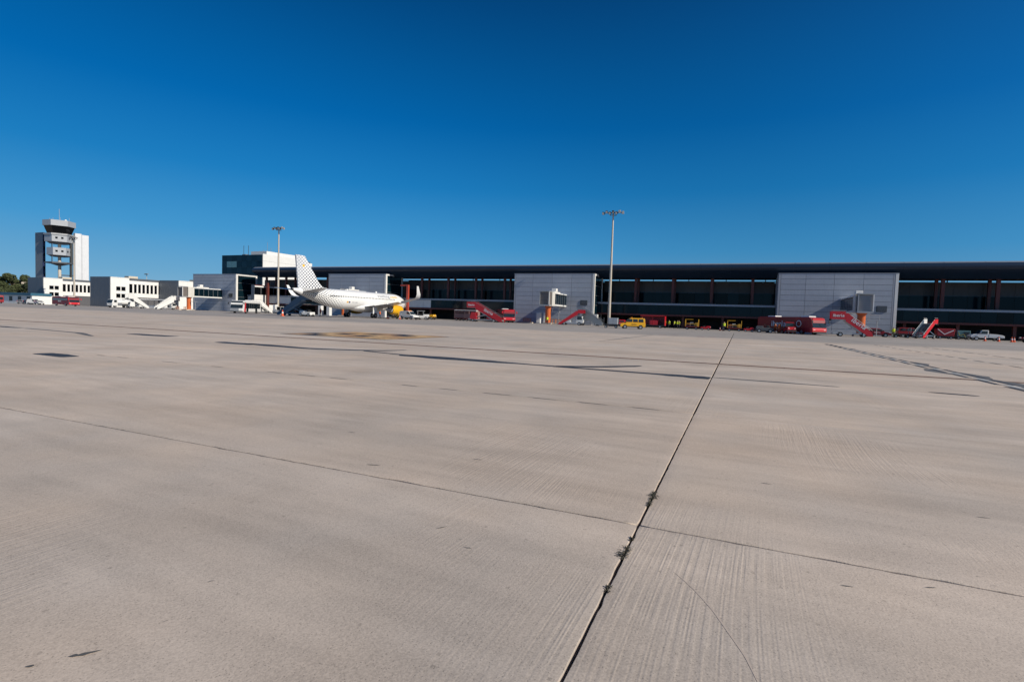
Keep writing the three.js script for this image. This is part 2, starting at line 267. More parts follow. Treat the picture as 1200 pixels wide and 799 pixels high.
{ // square of rusty steel cover plates let into the concrete
  const t = thing('service_pit_cover', 'square of rusty ochre and black steel cover plates set in the concrete', 'pit cover', -20.3, 25.6);
  const ochre = [mt(.52, .32, .14, .8, 0, { map: wornPaint }), mt(.44, .26, .12, .8, 0, { map: wornPaint }), mt(.58, .38, .18, .8, 0, { map: wornPaint })], blk = mt(.035, .034, .034, .75, .1);
  part('pit_frame', [bx(7.3, .02, .1, 0, .002, 3.2), bx(7.3, .02, .1, 0, .002, -3.2), bx(.1, .02, 6.3, 3.6, .002, 0), bx(.1, .02, 6.3, -3.6, .002, 0)], M.darkMetal, t);
  for (let i = 0; i < 6; i++) for (let j = 0; j < 5; j++) part('cover_plate', bx(1.16, .018, 1.23, -2.95 + i * 1.18, .006 + .003 * hash(i, j, 3), -2.5 + j * 1.25), [[0, 3], [1, 2], [2, 1], [3, 3], [4, 1], [3, 0], [1, 4]].some(([a, b]) => a === i && b === j) ? blk : ochre[(i * 2 + j) % 3], t);
}
// dry dark weeds and crumbs caught in the long joint
const weedM = new THREE.MeshStandardMaterial({ color: lin(.035, .034, .026), roughness: .95, side: THREE.DoubleSide });
[[4.36, 90, .075, 'largest dark weed tuft beyond the joint crossing'], [4.16, 40, .05, 'small dark weed tuft just beyond the joint crossing'], [3.2, 80, .07, 'spread dark weed tuft in the long joint before the crossing'], [3.42, 24, .03, 'tiny weed sprig at the joint crossing'], [2.72, 26, .035, 'sparse dark weed sprig in the long joint']].forEach(([v, n, R, label]) => {
  const t = thing('weed_tuft', label, 'weed', JU, v, 0, 'weeds in the pavement joint'), pos = [];
  for (let i = 0; i < n; i++) {
    const a = rr(0, 7), r = R * rr(.15, .9), h = rr(.003, .015), w = rr(.0015, .0045), x = rr(-.012, .012), z = rr(-.7, .7) * R * 1.9, dx = Math.cos(a) * r * .8, dz = Math.sin(a) * r * .6;
    pos.push(x, -.02, z - w, x, -.02, z + w, x + dx * .6, h, z + dz * .6 + w, x, -.02, z - w, x + dx * .6, h, z + dz * .6 + w, x + dx * .55 + w, h, z + dz * .6 - w, x + dx * .6, h, z + dz * .6 - w * 1.4, x + dx * .6, h, z + dz * .6 + w * 1.4, x + dx, h * .5, z + dz);
  }
  const g = new THREE.BufferGeometry(); g.setAttribute('position', new THREE.Float32BufferAttribute(pos, 3)); g.computeVertexNormals();
  const o = part('leaves', g, weedM, t); o.userData.kind = 'stuff';
});

// ---------------------------------------------------------------- terminal: long roof, recessed upper wall, glazed lower storey, open ground floor
const MB = {
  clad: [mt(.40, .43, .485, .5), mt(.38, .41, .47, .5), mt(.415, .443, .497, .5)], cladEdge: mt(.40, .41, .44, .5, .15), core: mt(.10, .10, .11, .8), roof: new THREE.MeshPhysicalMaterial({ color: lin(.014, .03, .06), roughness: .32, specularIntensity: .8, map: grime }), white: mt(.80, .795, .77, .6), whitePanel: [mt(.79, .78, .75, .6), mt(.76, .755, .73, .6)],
  glassTeal: new THREE.MeshPhysicalMaterial({ color: lin(.004, .016, .024), roughness: .1, specularIntensity: .42, map: grime }), glassTeal2: new THREE.MeshPhysicalMaterial({ color: lin(.003, .012, .019), roughness: .12, specularIntensity: .36, map: grime }), glassBlack: new THREE.MeshPhysicalMaterial({ color: lin(.003, .004, .006), roughness: .12, specularIntensity: .35 }),
  brownPanel: [mt(.085, .08, .078, .6), mt(.072, .07, .07, .6), mt(.095, .088, .083, .6)], band: mt(.34, .37, .42, .5, .2), maroon: mt(.13, .03, .024, .55), truss: mt(.33, .25, .19, .7), deck: mt(.2, .2, .2, .8), mullion: mt(.05, .07, .085, .5, .3),
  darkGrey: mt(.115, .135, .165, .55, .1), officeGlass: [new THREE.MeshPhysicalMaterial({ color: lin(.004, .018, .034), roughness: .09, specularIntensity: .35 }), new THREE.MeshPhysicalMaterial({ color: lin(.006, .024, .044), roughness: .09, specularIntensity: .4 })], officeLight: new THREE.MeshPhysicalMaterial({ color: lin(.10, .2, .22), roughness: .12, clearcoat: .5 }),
  cream: mt(.62, .55, .44, .8), blueRoof: mt(.03, .12, .19, .6),
};
const UX = (g) => g.rotateY(Math.PI / 2);                  // profile (v,h) pushed along u -> world
const term = thing('terminal_building', 'long dark terminal with wide overhanging roof and maroon columns', 'terminal', 0, 0);
{
  const prof = [[126.6, 11.42], [124.3, 12.55], [123.55, 13.0], [123.28, 13.3], [123.24, 13.6], [123.36, 13.9], [123.62, 14.15], [124.0, 14.34], [124.6, 14.5], [125.6, 14.62], [150, 16.45], [182, 17.4], [182, 16.2], [150, 14.1], [128.5, 12.1], [127.2, 11.6]];
  const edge = [[123.75, 14.25], [124.48, 14.53], [125.6, 14.68], [128, 14.86], [128, 14.8], [125.6, 14.615], [124.52, 14.47], [123.8, 14.23]];
  const flash = mt(.30, .31, .33, .5, .3);
  for (let u = -144.7, i = 0; u < 116; u += 6.2, i++) {
    const rp = part('roof_panel', UX(prism(prof, u + .01, u + 6.19)), MB.roof, term);
    part('flashing', UX(prism(edge, u + .03, u + 6.17)), flash, rp);
  }
  const spans = [[-149.9, -111.9], [-91.2, -52.2], [-31.8, 7.1], [27.4, 66], [86, 112]];
  spans.forEach(([a, b], si) => {
    const n = Math.round((b - a) / 2.45), w = (b - a) / n;
    for (let i = 0; i < n; i++) {
      const c = a + w * (i + .5), h = hash(i, si, 77);
      part('glass_pane', bx(w - .05, 2.62, .08, c, 7.19, -133), h > .8 ? MB.glassBlack : h > .4 ? MB.glassTeal : MB.glassTeal2, term);
      part('wall_panel', bx(w - .03, 2.5, .12, c, 9.78, -133), MB.brownPanel[h * 3 | 0], term);
      const lw = si === 1 && i < 5 || si === 0 && i < 8;
      part(lw ? 'wall_panel' : 'glass_pane', bx(w - .04, 2.1, .08, c, 4.15, -126.25), lw ? MB.whitePanel[i % 2] : h > .88 ? MB.glassBlack : h > .35 ? MB.glassTeal : MB.glassTeal2, term);
    }
    part('mullion_rail', bx(b - a, .16, .2, (a + b) / 2, 8.51, -133), MB.mullion, term);
    part('terrace_edge', bx(b - a, .42, .5, (a + b) / 2, 5.42, -126.2), MB.band, term);
    part('terrace_deck', bx(b - a, .24, 7.2, (a + b) / 2, 5.38, -130.1), MB.deck, term);
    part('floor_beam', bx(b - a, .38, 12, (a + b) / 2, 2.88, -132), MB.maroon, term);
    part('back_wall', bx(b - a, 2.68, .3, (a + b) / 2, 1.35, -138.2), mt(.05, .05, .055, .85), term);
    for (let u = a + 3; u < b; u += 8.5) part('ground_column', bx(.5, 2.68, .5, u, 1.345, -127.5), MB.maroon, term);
  });
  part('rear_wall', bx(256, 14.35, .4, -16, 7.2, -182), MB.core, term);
  part('upper_wall_beam', bx(256, .24, .3, -16, 11.13, -133), MB.mullion, term);
  part('truss_chord', bx(256, .3, .25, -16, 15.35, -180.5), MB.truss, term); part('rear_fascia', bx(256, 1.0, .2, -16, 15.9, -181.4), MB.brownPanel[2], term);
  for (let u = -140; u < 110; u += 4.3) part('truss_strut', bar([u, 15.3, -180.4], [u + 2.1, 16.2, -180.4], .16), MB.truss, term);
  for (let u = -140; u < 110; u += 8.55) part('clerestory_post', bx(.18, 3.4, .18, u, 12.7, -137), MB.maroon, term);
  const colU = []; for (let k = -15; k <= 1; k++) colU.push(-14.4 + 8.6 * (k < 0 ? k : k * .985)); for (let k = 2; k <= 14; k++) colU.push(-14.4 + 8.45 * k);
  for (const u of colU) { if ([[-171, -150], [-112, -91], [-52.3, -31.5], [7, 27.6], [66, 86]].some(([a, b]) => u > a && u < b)) continue; part('column', rbx(.62, 6.75, .55, u, 8.9, -128, .06, 1), MB.maroon, term); part('column', rbx(.55, 7.1, .5, u, 9.08, -131.8, .06, 1), MB.maroon, term); }
}
const POST = mt(.82, .80, .76, .55);
function gateBlock(u, label) {
  const t = thing('gate_block', label, 'gate block', u, 122, 0, 'gate blocks standing out from the terminal');
  part('core', bx(20.2, 12.0, 7.7, 10.2, 6.0, -4.05), MB.core, t);
  const xs = [.42, 4.95, 9.95, 14.9, 19.7], rh = 12.08 / 11;
  for (let i = 0; i < 4; i++) for (let j = 0; j < 11; j++) part('cladding_panel', bx(xs[i + 1] - xs[i] - .045, rh - .05, .12, (xs[i] + xs[i + 1]) / 2, rh * (j + .5) + .02, -.06 - .012 * hash(i, j, 9)), MB.clad[hash(i, j, u | 0) * 3 | 0], t);
  part('corner_strip', bx(.38, 12.1, .2, .2, 6.05, -.1), MB.cladEdge, t); part('corner_strip', bx(.3, 12.1, .14, 19.87, 6.05, -.08), MB.cladEdge, t);
  for (let j = 0; j < 11; j++) part('cladding_panel', bx(.1, rh - .05, 7.6, -.02, rh * (j + .5) + .02, -4.1), MB.clad[j % 3], t);
  part('parapet_cap', bx(20.7, .1, 8.2, 10.25, 12.14, -4.05), MB.cladEdge, t);
  // glazed end with a white frame
  part('frame_post', bx(.5, 12.1, .62, 20.32, 6.05, -.3), POST, t); part('frame_post', bx(.5, 12.1, .5, 20.32, 6.05, -7.85), POST, t); part('frame_beam', bx(.5, .35, 7.0, 20.32, 11.92, -4.1), POST, t);
  for (let i = 0; i < 3; i++) for (let j = 0; j < 5; j++) part('window_pane', bx(.06, 2.2, 2.26, 20.4, 1.3 + j * 2.3, -1.78 - i * 2.32), (i + j) % 4 ? MB.glassTeal : MB.glassTeal2, t);
  for (let j = 0; j < 6; j++) part('transom', bx(.12, .08, 7.0, 20.42, .16 + j * 2.3, -4.1), M.greyMetal, t);
  const v = part('vent', bx(1.7, 1.15, .1, 18.1, 5.25, .04), M.darkMetal, t); for (let k = 0; k < 5; k++) part('slat', bx(1.5, .05, .07, 18.1, 4.85 + k * .2, .1), M.greyMetal, v);
  return t;
}
gateBlock(-170.7, 'grey clad gate block behind the white airport bus'); gateBlock(-111.8, 'grey clad gate block behind the parked airliner');
gateBlock(-52.1, 'grey clad gate block with red and grey stairs parked in front'); gateBlock(7.2, 'grey clad gate block behind the long red bus');

function jetBridge(u, len, label, end) {
  const t = thing('boarding_bridge', label, 'boarding bridge', u, 122, 0, 'short boarding bridges on orange pillars');
  const y0 = 4.15, y1 = 7.1, W = 2.05, L = len - 3.6, beige = mt(.66, .63, .56, .55);
  part('floor_beam', bx(W + .1, .34, L, 0, y0 + .17, L / 2), M.whitePaint, t); part('roof_beam', bx(W + .16, .24, L, 0, y1 - .1, L / 2), M.whitePaint, t);
  const n = Math.max(4, Math.round(L / 1.6));
  for (const s of [-1, 1]) for (let i = 0; i < n; i++) { part('side_pane', bx(.06, 2.2, L / n - .1, s * W / 2, y0 + 1.45, L * (i + .5) / n), MB.glassTeal2, t); if (i) part('mullion', bx(.09, 2.2, .08, s * W / 2, y0 + 1.45, L * i / n), M.greyMetal, t); }
  for (let i = 0; i < 9; i++) part('corrugated_panel', bx(W + .42, 3.15, .19, 0, (y0 + y1) / 2, L + .12 + i * .225), i % 2 ? POST : beige, t);
  part('cab_floor', bx(W + .3, .3, 1.7, 0, y0 - .02, L + 2.95), M.galv, t); part('cab_roof', bx(W + .3, .2, 1.7, 0, y1 + .1, L + 2.95), M.galv, t);
  const frame = M.galv; for (const s of [-1, 1]) part('cab_post', bx(.16, 3.0, .16, s * (W / 2 + .06), (y0 + y1) / 2, L + 3.7), s > 0 ? POST : frame, t);
  const door = part('cab_curtain', bx(W + .1, 2.72, .08, 0, (y0 + y1) / 2 + .02, L + 3.5), end ? mt(.34, .34, .35, .6) : mt(.20, .17, .155, .8), t);
  for (let k = 0; k < 8; k++) part('slat', bx(W, .06, .05, 0, y0 + .35 + k * .33, L + 3.57), mt(.30, .27, .25, .7), door);
  part('cab_side', bx(.08, 2.72, 1.3, -(W / 2 + .06), (y0 + y1) / 2 + .02, L + 2.9), mt(.08, .09, .10, .5), t); part('cab_side', bx(.08, 2.72, 1.3, (W / 2 + .06), (y0 + y1) / 2 + .02, L + 2.9), end ? M.galv : mt(.15, .13, .12, .7), t);
  const ac = part('air_unit', rbx(1.1, .85, 1.1, .2, y1 + .62, L * .72, .06), POST, t); part('duct', bx(1.3, .22, 4.2, .1, y1 + .2, L * .72 - .4), POST, ac);
  const pz = L + .9; part('pillar', cy(.62, .62, 3.85, 0, 2.2, pz, 'y', 24), M.orange, t); part('pillar_collar', cy(.95, .7, .4, 0, 3.95, pz, 'y', 24), M.orange, t); part('pillar_foot', bx(2.2, .3, 2.2, 0, .15, pz), mt(.45, .40, .34, .9), t);
  part('service_landing', bx(1.6, .1, 1.1, 1.8, 2.75, pz - .4), M.galv, t); for (const z of [-.9, .1]) part('landing_rail', rod([1.1, 3.75, pz + z], [2.6, 3.75, pz + z], .035), M.galv, t);
  for (const x of [1.1, 2.6]) part('landing_post', rod([x, 2.8, pz + .1], [x, 3.75, pz + .1], .035), M.galv, t);
  part('landing_leg', rod([2.4, .05, pz - .4], [2.4, 2.75, pz - .4], .06), M.galv, t);
  return t;
}
jetBridge(-157.6, 13.4, 'short boarding bridge on an orange pillar beside two white passenger stairs', false);
jetBridge(-99.2, 10.5, 'short boarding bridge half hidden behind the airliner', false);
jetBridge(-39.4, 12.6, 'short boarding bridge on an orange pillar near the yellow van', false);
jetBridge(19.5, 17, 'short boarding bridge on an orange pillar above big red stairs', true);

{ // white link corridor standing clear of the roof beside the first gate block
  const t = thing('link_corridor', 'white link corridor with a dark window band beside the white bus', 'building', -140.4, 120.5);
  part('core', bx(1.1, 6.0, 12.2, -.68, 5.55, -6.25), MB.core, t);
  for (let i = 0; i < 5; i++) { const z = -1.3 - i * 2.5; part('wall_panel', bx(.2, 2.8, 2.46, 0, 4.2, z), MB.whitePanel[i % 2], t); const p = part('window_pane', bx(.1, 2.3, 2.36, 0, 6.8, z), MB.glassBlack, t); part('mullion', bx(.16, 2.3, .12, .04, 6.8, z - 1.25), M.greyMetal, p); }
  part('fascia', bx(.5, .42, 12.5, .1, 8.2, -6.3), MB.white, t); part('gutter', bx(.24, .2, 12.5, .2, 8.53, -6.3), mt(.2, .05, .04, .6), t); for (const z of [-1, -6, -11]) part('support_post', bx(.35, 2.6, .35, -.6, 1.3, z), MB.maroon, t); part('end_panel', bx(1.3, 6.2, .1, -.6, 5.55, -.08), MB.darkGrey, t);
}
{ // red steel post frame beside the nose of the airliner
  const t = thing('gantry_post', 'red steel post with a short arm beside the airliner nose', 'post', -77, 112);
  part('post', bx(.55, 8.5, .55, 0, 4.25, 0), mt(.42, .06, .035, .55), t); part('arm', bx(1.9, .4, .4, -1.2, 8.35, 0), mt(.42, .06, .035, .55), t); part('foot', bx(1, .15, 1, 0, .075, 0), M.darkMetal, t);
}
{ const t = thing('steel_post', 'tall dark maroon steel post beside the white link wall', 'post', -138.5, 124); part('post', bx(.7, 9.6, .7, 0, 4.8, 0), MB.maroon, t); part('foot', bx(1.1, .15, 1.1, 0, .075, 0), M.darkMetal, t); part('head_plate', bx(1, .12, 1, 0, 9.66, 0), M.darkMetal, t); }

// ---------------------------------------------------------------- old terminal wings at the far end: grey end walls, white sunlit fronts
function oldWing(u0, u1, H, winRows, label, opt = {}) {
  const t = thing('terminal_wing', label, 'building', u1, opt.v ?? 122, 0, 'low white terminal wings'), w = u1 - u0, D = 6.6, D2 = opt.deep ?? 13;
  part('core', bx(w - .2, H - .1, D + D2, -w / 2 - .25, H / 2, -(D + D2) / 2 - .3), MB.core, t);
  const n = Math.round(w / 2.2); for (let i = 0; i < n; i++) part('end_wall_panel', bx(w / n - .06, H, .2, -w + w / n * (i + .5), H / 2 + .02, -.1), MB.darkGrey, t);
  part('front_wall', bx(.22, H - .25, D, -.05, (H - .25) / 2, -D / 2 - .22), MB.white, t); part('parapet', bx(.5, .25, D, -.1, H - .12, -D / 2 - .22), MB.white, t);
  const win = (y, z, hw, hh) => { const f = part('window', bx(.08, hh, hw, .09, y, z), M.darkMetal, t); part('pane', bx(.04, hh - .14, hw - .14, .14, y, z), MB.glassBlack, f); part('sill', bx(.14, .08, hw + .1, .13, y - hh / 2 - .04, z), MB.white, f); };
  if (winRows) for (const y of [4.3, 7.0]) for (const z of [-2.9, -4.7]) win(y, z, 1.45, 1.5);
  // long upper storey carried over an open ground floor
  part('long_wall', bx(.22, 1.3, D2, -.25, H - 1.6, -D - .22 - D2 / 2), MB.white, t); part('long_wall', bx(.22, 1.6, D2, -.25, 4.75, -D - .22 - D2 / 2), MB.white, t); part('roof_edge', bx(.8, .55, D2 + 1.5, -.6, H - .55, -D - D2 / 2), MB.darkGrey, t);
  const m = Math.round(D2 / 1.5); for (let i = 0; i < m; i++) { const z = -D - .22 - D2 * (i + .5) / m; part('window_pane', bx(.08, H - 7.75, D2 / m * .62, -.2, (H - 2.25 + 5.55) / 2, z), MB.glassBlack, t); part('pier', bx(.22, H - 7.75, D2 / m * .38, -.25, (H - 2.25 + 5.55) / 2, z - D2 / m / 2), MB.white, t); }
  part('open_storey_back', bx(.2, 3.9, D2, -.8, 1.98, -D - .22 - D2 / 2), MB.core, t);
  part('rooftop_box', bx(2.6, .8, 3.4, -2.4, H + .4, -9), MB.cream, t);
  return t;
}
oldWing(-271.6, -260.6, 10.9, true, 'low white terminal wing below the control tower', { deep: 30 });
oldWing(-228.7, -216.5, 11.25, true, 'low white terminal wing behind the white fuel truck', { deep: 12.5 });
oldWing(-215.9, -204.6, 11.2, false, 'white and grey terminal wing set back beside the first gate block', { v: 140, deep: 10 });
{ // white fixed canopy walk under the wings
  const t = thing('covered_walkway', 'low white canopy walkway in front of the old terminal wing', 'walkway', -204, 131);
  part('canopy', UX(prism([[-1.5, 3.2], [0, 3.45], [1.5, 3.2], [1.5, 3.05], [-1.5, 3.05]], -9, 7)), M.whitePaint, t); for (let i = 0; i < 5; i++) part('post', bx(.2, 3.06, .2, -8.5 + i * 3.7, 1.53, 0), M.greyMetal, t); part('low_wall', bx(16, 1.0, .15, -1, .5, .9), M.whitePaint, t);
}
{ // office block
  const t = thing('office_block', 'dark blue glass office block with a white side wall', 'building', -182, 160);
  part('core', bx(23.4, 23.2, 26.6, -11.9, 11.6, -13.5), MB.core, t);
  for (let j = 0; j < 9; j++) for (let i = 0; i < 8; i++) part('glass_panel', bx(23.6 / 8 - .06, 23.5 / 9 - .07, .12, -23.6 + 23.6 / 8 * (i + .5), 23.5 / 9 * (j + .5), -.05), j === 7 && (i === 1 || i === 2) ? MB.officeLight : j === 7 && i === 0 ? MB.officeGlass[1] : MB.officeGlass[(i + j) % 2], t);
  for (let j = 0; j < 8; j++) part('white_panel', bx(.25, 23.9 / 8 - .05, 20.4, 0, 23.9 / 8 * (j + .5), -10.5), MB.whitePanel[j % 2], t);
  part('white_panel', bx(.25, 22.6, 6.8, 0, 11.3, -24.2), MB.whitePanel[0], t); part('stair_head', bx(9, 1.6, 17, -4.8, 24.4, -11), MB.white, t);
  for (const z of [-3.6, -5.4]) part('window', bx(.1, 1.0, 1.1, .16, 16.2, z), MB.glassBlack, t);
  part('roof_plant', bx(2, .7, 1.5, -14.5, 23.9, -4), M.greyMetal, t); for (const x of [-15.4, -12.6]) part('antenna', rod([x, 23.5, -4], [x, 28, -4], .09), M.darkMetal, t); for (const [x, h] of [[-8.5, 26], [-6, 26.4], [-3.8, 29.5], [-1.8, 27]]) part('antenna', rod([x, 23.4, -6], [x, h, -6], .06), M.greyMetal, t);
}
// ---------------------------------------------------------------- control tower
{
  const cu = -287.5, cv = 141, t = thing('control_tower', 'tall control tower with hexagonal decks between a grey and a white shaft', 'control tower', cu, cv);
  const toCam = Math.atan2(-cv, -cu), hex = (r1, r2, y0, y1) => { const g = new THREE.CylinderGeometry(r2, r1, y1 - y0, 6, 1).rotateY(Math.PI / 6 + Math.PI / 2 + toCam); const f = g.toNonIndexed(); f.computeVertexNormals(); return f.translate(0, (y0 + y1) / 2, 0); };
  const greyClad = mt(.42, .44, .47, .5, .15), dk = mt(.10, .115, .135, .6), R = 5.6;
  const cab = part('cab_roof', hex(R + .25, R + .25, 35.4, 37.9), greyClad, t); part('cab_glass', hex(R - 1.35, R - .15, 32.0, 35.4), MB.glassBlack, t); part('cab_walkway', hex(R, R, 31.3, 32.0), M.galv, t);
  const fl = part('upper_deck', hex(R - .4, R - .4, 28.3, 31.3), greyClad, t); part('deck_underside', hex(R - 2.2, R - 1, 27.5, 28.3), dk, t); part('lower_deck', hex(R - 1.1, R - 1.1, 22.3, 25.7), greyClad, t); part('lower_underside', hex(R - 2.6, R - 1.4, 21.7, 22.3), dk, t);
  part('service_platform', hex(R - .3, R - .3, 18.6, 19.2), dk, t); part('platform_hopper', hex(1, R - 1.8, 17.7, 18.6), dk, t);
  // small square windows on the decks, on the two faces seen from the apron
  for (const [a, ys, r] of [[0, 30, R - .4], [60, 30, R - .4], [0, 24.1, R - 1.1], [60, 24.1, R - 1.1]]) for (const s of [-1, 1]) {
    const th = toCam + a * D2R, ap = r * Math.cos(Math.PI / 6) + .02, g = bx(.1, .8, .8, 0, 0, s * 1.0).rotateY(th).translate(Math.cos(th) * ap, ys, -Math.sin(th) * ap); part('window', g, MB.glassBlack, t);
  }
  part('core_column', cy(.62, .62, 31, 0, 12.5, 0, 'y', 20), mt(.62, .56, .48, .7), t); part('stay_beam', bar([0, 13.4, 0], [3, 13.4, -5], .5, .5), dk, t);
  for (const [x, z] of [[-3.4, 1.4], [3.2, -3.6], [1.8, 3.6]]) part('hanger', rod([x, 18.8, z], [x, 28.6, z], .1), dk, t);
  // shafts: grey slab along u on one side, white slab along v on the other
  const sh = part('grey_shaft', bx(6, 32.6, .85, -9.3, 16.3, 3.0), mt(.20, .215, .24, .6), t); part('shaft_edge', bx(.4, 32.4, .9, -6.1, 16.2, 3.0), mt(.02, .03, .10, .5), sh); for (let k = 0; k < 9; k++) part('shaft_window', bx(.12, 1.3, .6, -5.88, 4 + k * 3.1, 3.0), MB.glassBlack, sh);
  part('white_shaft', bx(1.4, 33, 2.6, 3.8, 16.5, -5.25), mt(.72, .73, .75, .5), t); part('white_shaft', bx(1.4, 32.6, 2.75, 3.8, 16.3, -8.07), mt(.72, .73, .75, .5), t); part('shaft_core', bx(.9, 32, 5.3, 3.2, 16, -6.7), dk, t);
  part('lift_frame', bx(.8, 31, .8, 2.6, 15.5, -3.2), mt(.05, .055, .06, .6), t);
  part('mast', rod([0, 37.9, 0], [0, 43.5, 0], .09), M.galv, t); for (const [x, z, h] of [[-3, 1, 1.6], [2.5, -2.6, 1.8], [4, 1.6, 1.2], [-1.5, 3, 1]]) part('antenna', rod([x, 37.9, z], [x, 37.9 + h, z], .07), M.galv, t); part('dome', sph(.45, 3, 38.3, -1, 10), M.whitePaint, t);
}
// ---------------------------------------------------------------- sheds, trees and a house far beyond the wings
{
  const t = thing('airside_shed', 'long low white shed with a blue roof edge', 'shed', -254, 112);
  part('wall', bx(32, 3.2, 6, -9, 1.6, -3.2), MB.white, t); part('roof', prism([[-25.2, 3.2], [7.2, 3.2], [7.2, 4.2], [-25.2, 4.3]], -6.4, .3), MB.blueRoof, t); for (let i = 0; i < 4; i++) { const d = part('door', bx(2.1, 1.7, .1, -14 + i * 6.2, 1.9, -.16), MB.glassBlack, t); part('frame', bx(2.3, .12, .12, -14 + i * 6.2, 2.8, -.14), M.greyMetal, d); }
  const h = thing('hillside_house', 'pale cream house beyond the pine trees', 'house', -560, 248); part('wall', bx(16, 16, 9, 0, 8, 0), MB.cream, h); part('roof', prism([[-8.4, 16], [8.4, 16], [8, 17], [-8, 17]], -4.8, 4.8), mt(.5, .42, .33, .8), h); for (let i = 0; i < 3; i++) for (let j = 0; j < 2; j++) part('window', bx(1.4, 1.5, .1, -5 + i * 5, 8.5 + j * 4.4, 4.52), MB.glassBlack, h);
}
const leafM = [[.045, .062, .022], [.062, .078, .03], [.035, .05, .022]].map((c) => new THREE.MeshStandardMaterial({ color: lin(...c), roughness: .9, side: THREE.DoubleSide }));
const barkM = mt(.11, .08, .055, .95);
function treeAt(u, v, H, R, label, k) {
  const t = thing('pine_tree', label, 'tree', u, v, rr(0, 6), 'trees beyond the airside shed');
  part('trunk', cy(.16 * R / 3, .3 * R / 3, H * .62, 0, H * .31, 0, 'y', 8), barkM, t);
  const pos = [], lobes = [];
  for (let i = 0; i < 15; i++) { const a = rr(0, 6.3), r = R * Math.sqrt(rnd()) * .8; lobes.push([Math.cos(a) * r, H * rr(.38, .86), Math.sin(a) * r, R * rr(.26, .45)]); part('limb', rod([0, H * rr(.3, .55), 0], lobes[i].slice(0, 3), .06 * R / 3, 5), barkM, t); }
  const q = new THREE.Quaternion(), e = new THREE.Euler(), p = new THREE.Vector3();
  for (const [lx, ly, lz, lr] of lobes) for (let i = 0; i < 420; i++) {
    const d = p.set(rr(-1, 1), rr(-1, 1), rr(-1, 1)).normalize(), r = lr * Math.cbrt(rr(.25, 1)), s = rr(.18, .42) * R / 5;
    const cx = lx + d.x * r, cyy = ly + d.y * r * .72, cz = lz + d.z * r; q.setFromEuler(e.set(rr(0, 6), rr(0, 6), rr(0, 6)));
    for (const [a, b] of [[-1, -.5], [1, -.5], [0, 1]]) { const w = new THREE.Vector3(a * s, b * s, 0).applyQuaternion(q); pos.push(cx + w.x, cyy + w.y, cz + w.z); }
  }
  const g = new THREE.BufferGeometry(); g.setAttribute('position', new THREE.Float32BufferAttribute(pos, 3)); g.computeVertexNormals(); part('crown', g, leafM[k % 3], t);
}
[[-486, 196, 21, 9.5, 'wide dark pine tree at the edge of the wood'], [-462, 200, 20.5, 9, 'round dark pine tree behind the blue-roofed shed'], [-444, 202, 15.5, 6, 'small pine tree next to the cream house'], [-505, 190, 20, 9.5, 'tall bushy pine tree above the shed roof'], [-440, 186, 9.5, 6, 'low green bush-like tree above the blue roof'], [-468, 182, 10.5, 7, 'low spreading tree under the dark pines'], [-424, 200, 11.5, 4, 'small tree against the grey end wall']].forEach((a, i) => treeAt(...a.slice(0, 4), a[4], i));

// ---------------------------------------------------------------- floodlight masts
function lightMast(u, v, label) {
  const t = thing('light_mast', label, 'light mast', u, v, 0, 'tall floodlight masts'), H = 25.2, pole = mt(.56, .50, .42, .55, .2);
  part('pole', cy(.16, .36, H, 0, H / 2, 0, 'y', 16), pole, t); part('base', rbx(1.1, .4, 1.1, 0, .2, 0, .05), M.galv, t);
  part('head_beam', bx(4.6, .16, .3, 0, H + .1, 0), M.darkMetal, t); part('head_beam', bx(.3, .16, 1.6, 0, H + .3, 0), M.darkMetal, t);
  for (let i = 0; i < 7; i++) { const x = -2.2 + i * .73, l = part('floodlight', new RoundedBoxGeometry(.5, .62, .34, 1, .05).rotateX(.5).translate(x, H + .02 + .25 * (i % 2), .25), i < 5 ? M.darkMetal : M.galv, t); part('lens', new THREE.BoxGeometry(.4, .5, .03).rotateX(.5).translate(x, H - .07 + .25 * (i % 2), .42), M.lampWhite, l); }
  part('cage_ring', new THREE.TorusGeometry(.7, .05, 6, 20).rotateX(Math.PI / 2).translate(0, H - .4, 0), M.darkMetal, t);
  return t;
}
const mastA = lightMast(-26.9, 118, 'floodlight mast beside the gate block and the yellow van');
again(mastA, 'floodlight mast rising behind the airliner tail', -127.5, 118); again(mastA, 'floodlight mast in front of the control tower', -231.2, 118); again(mastA, 'distant floodlight mast showing only its head above the low wings', -435, 272);

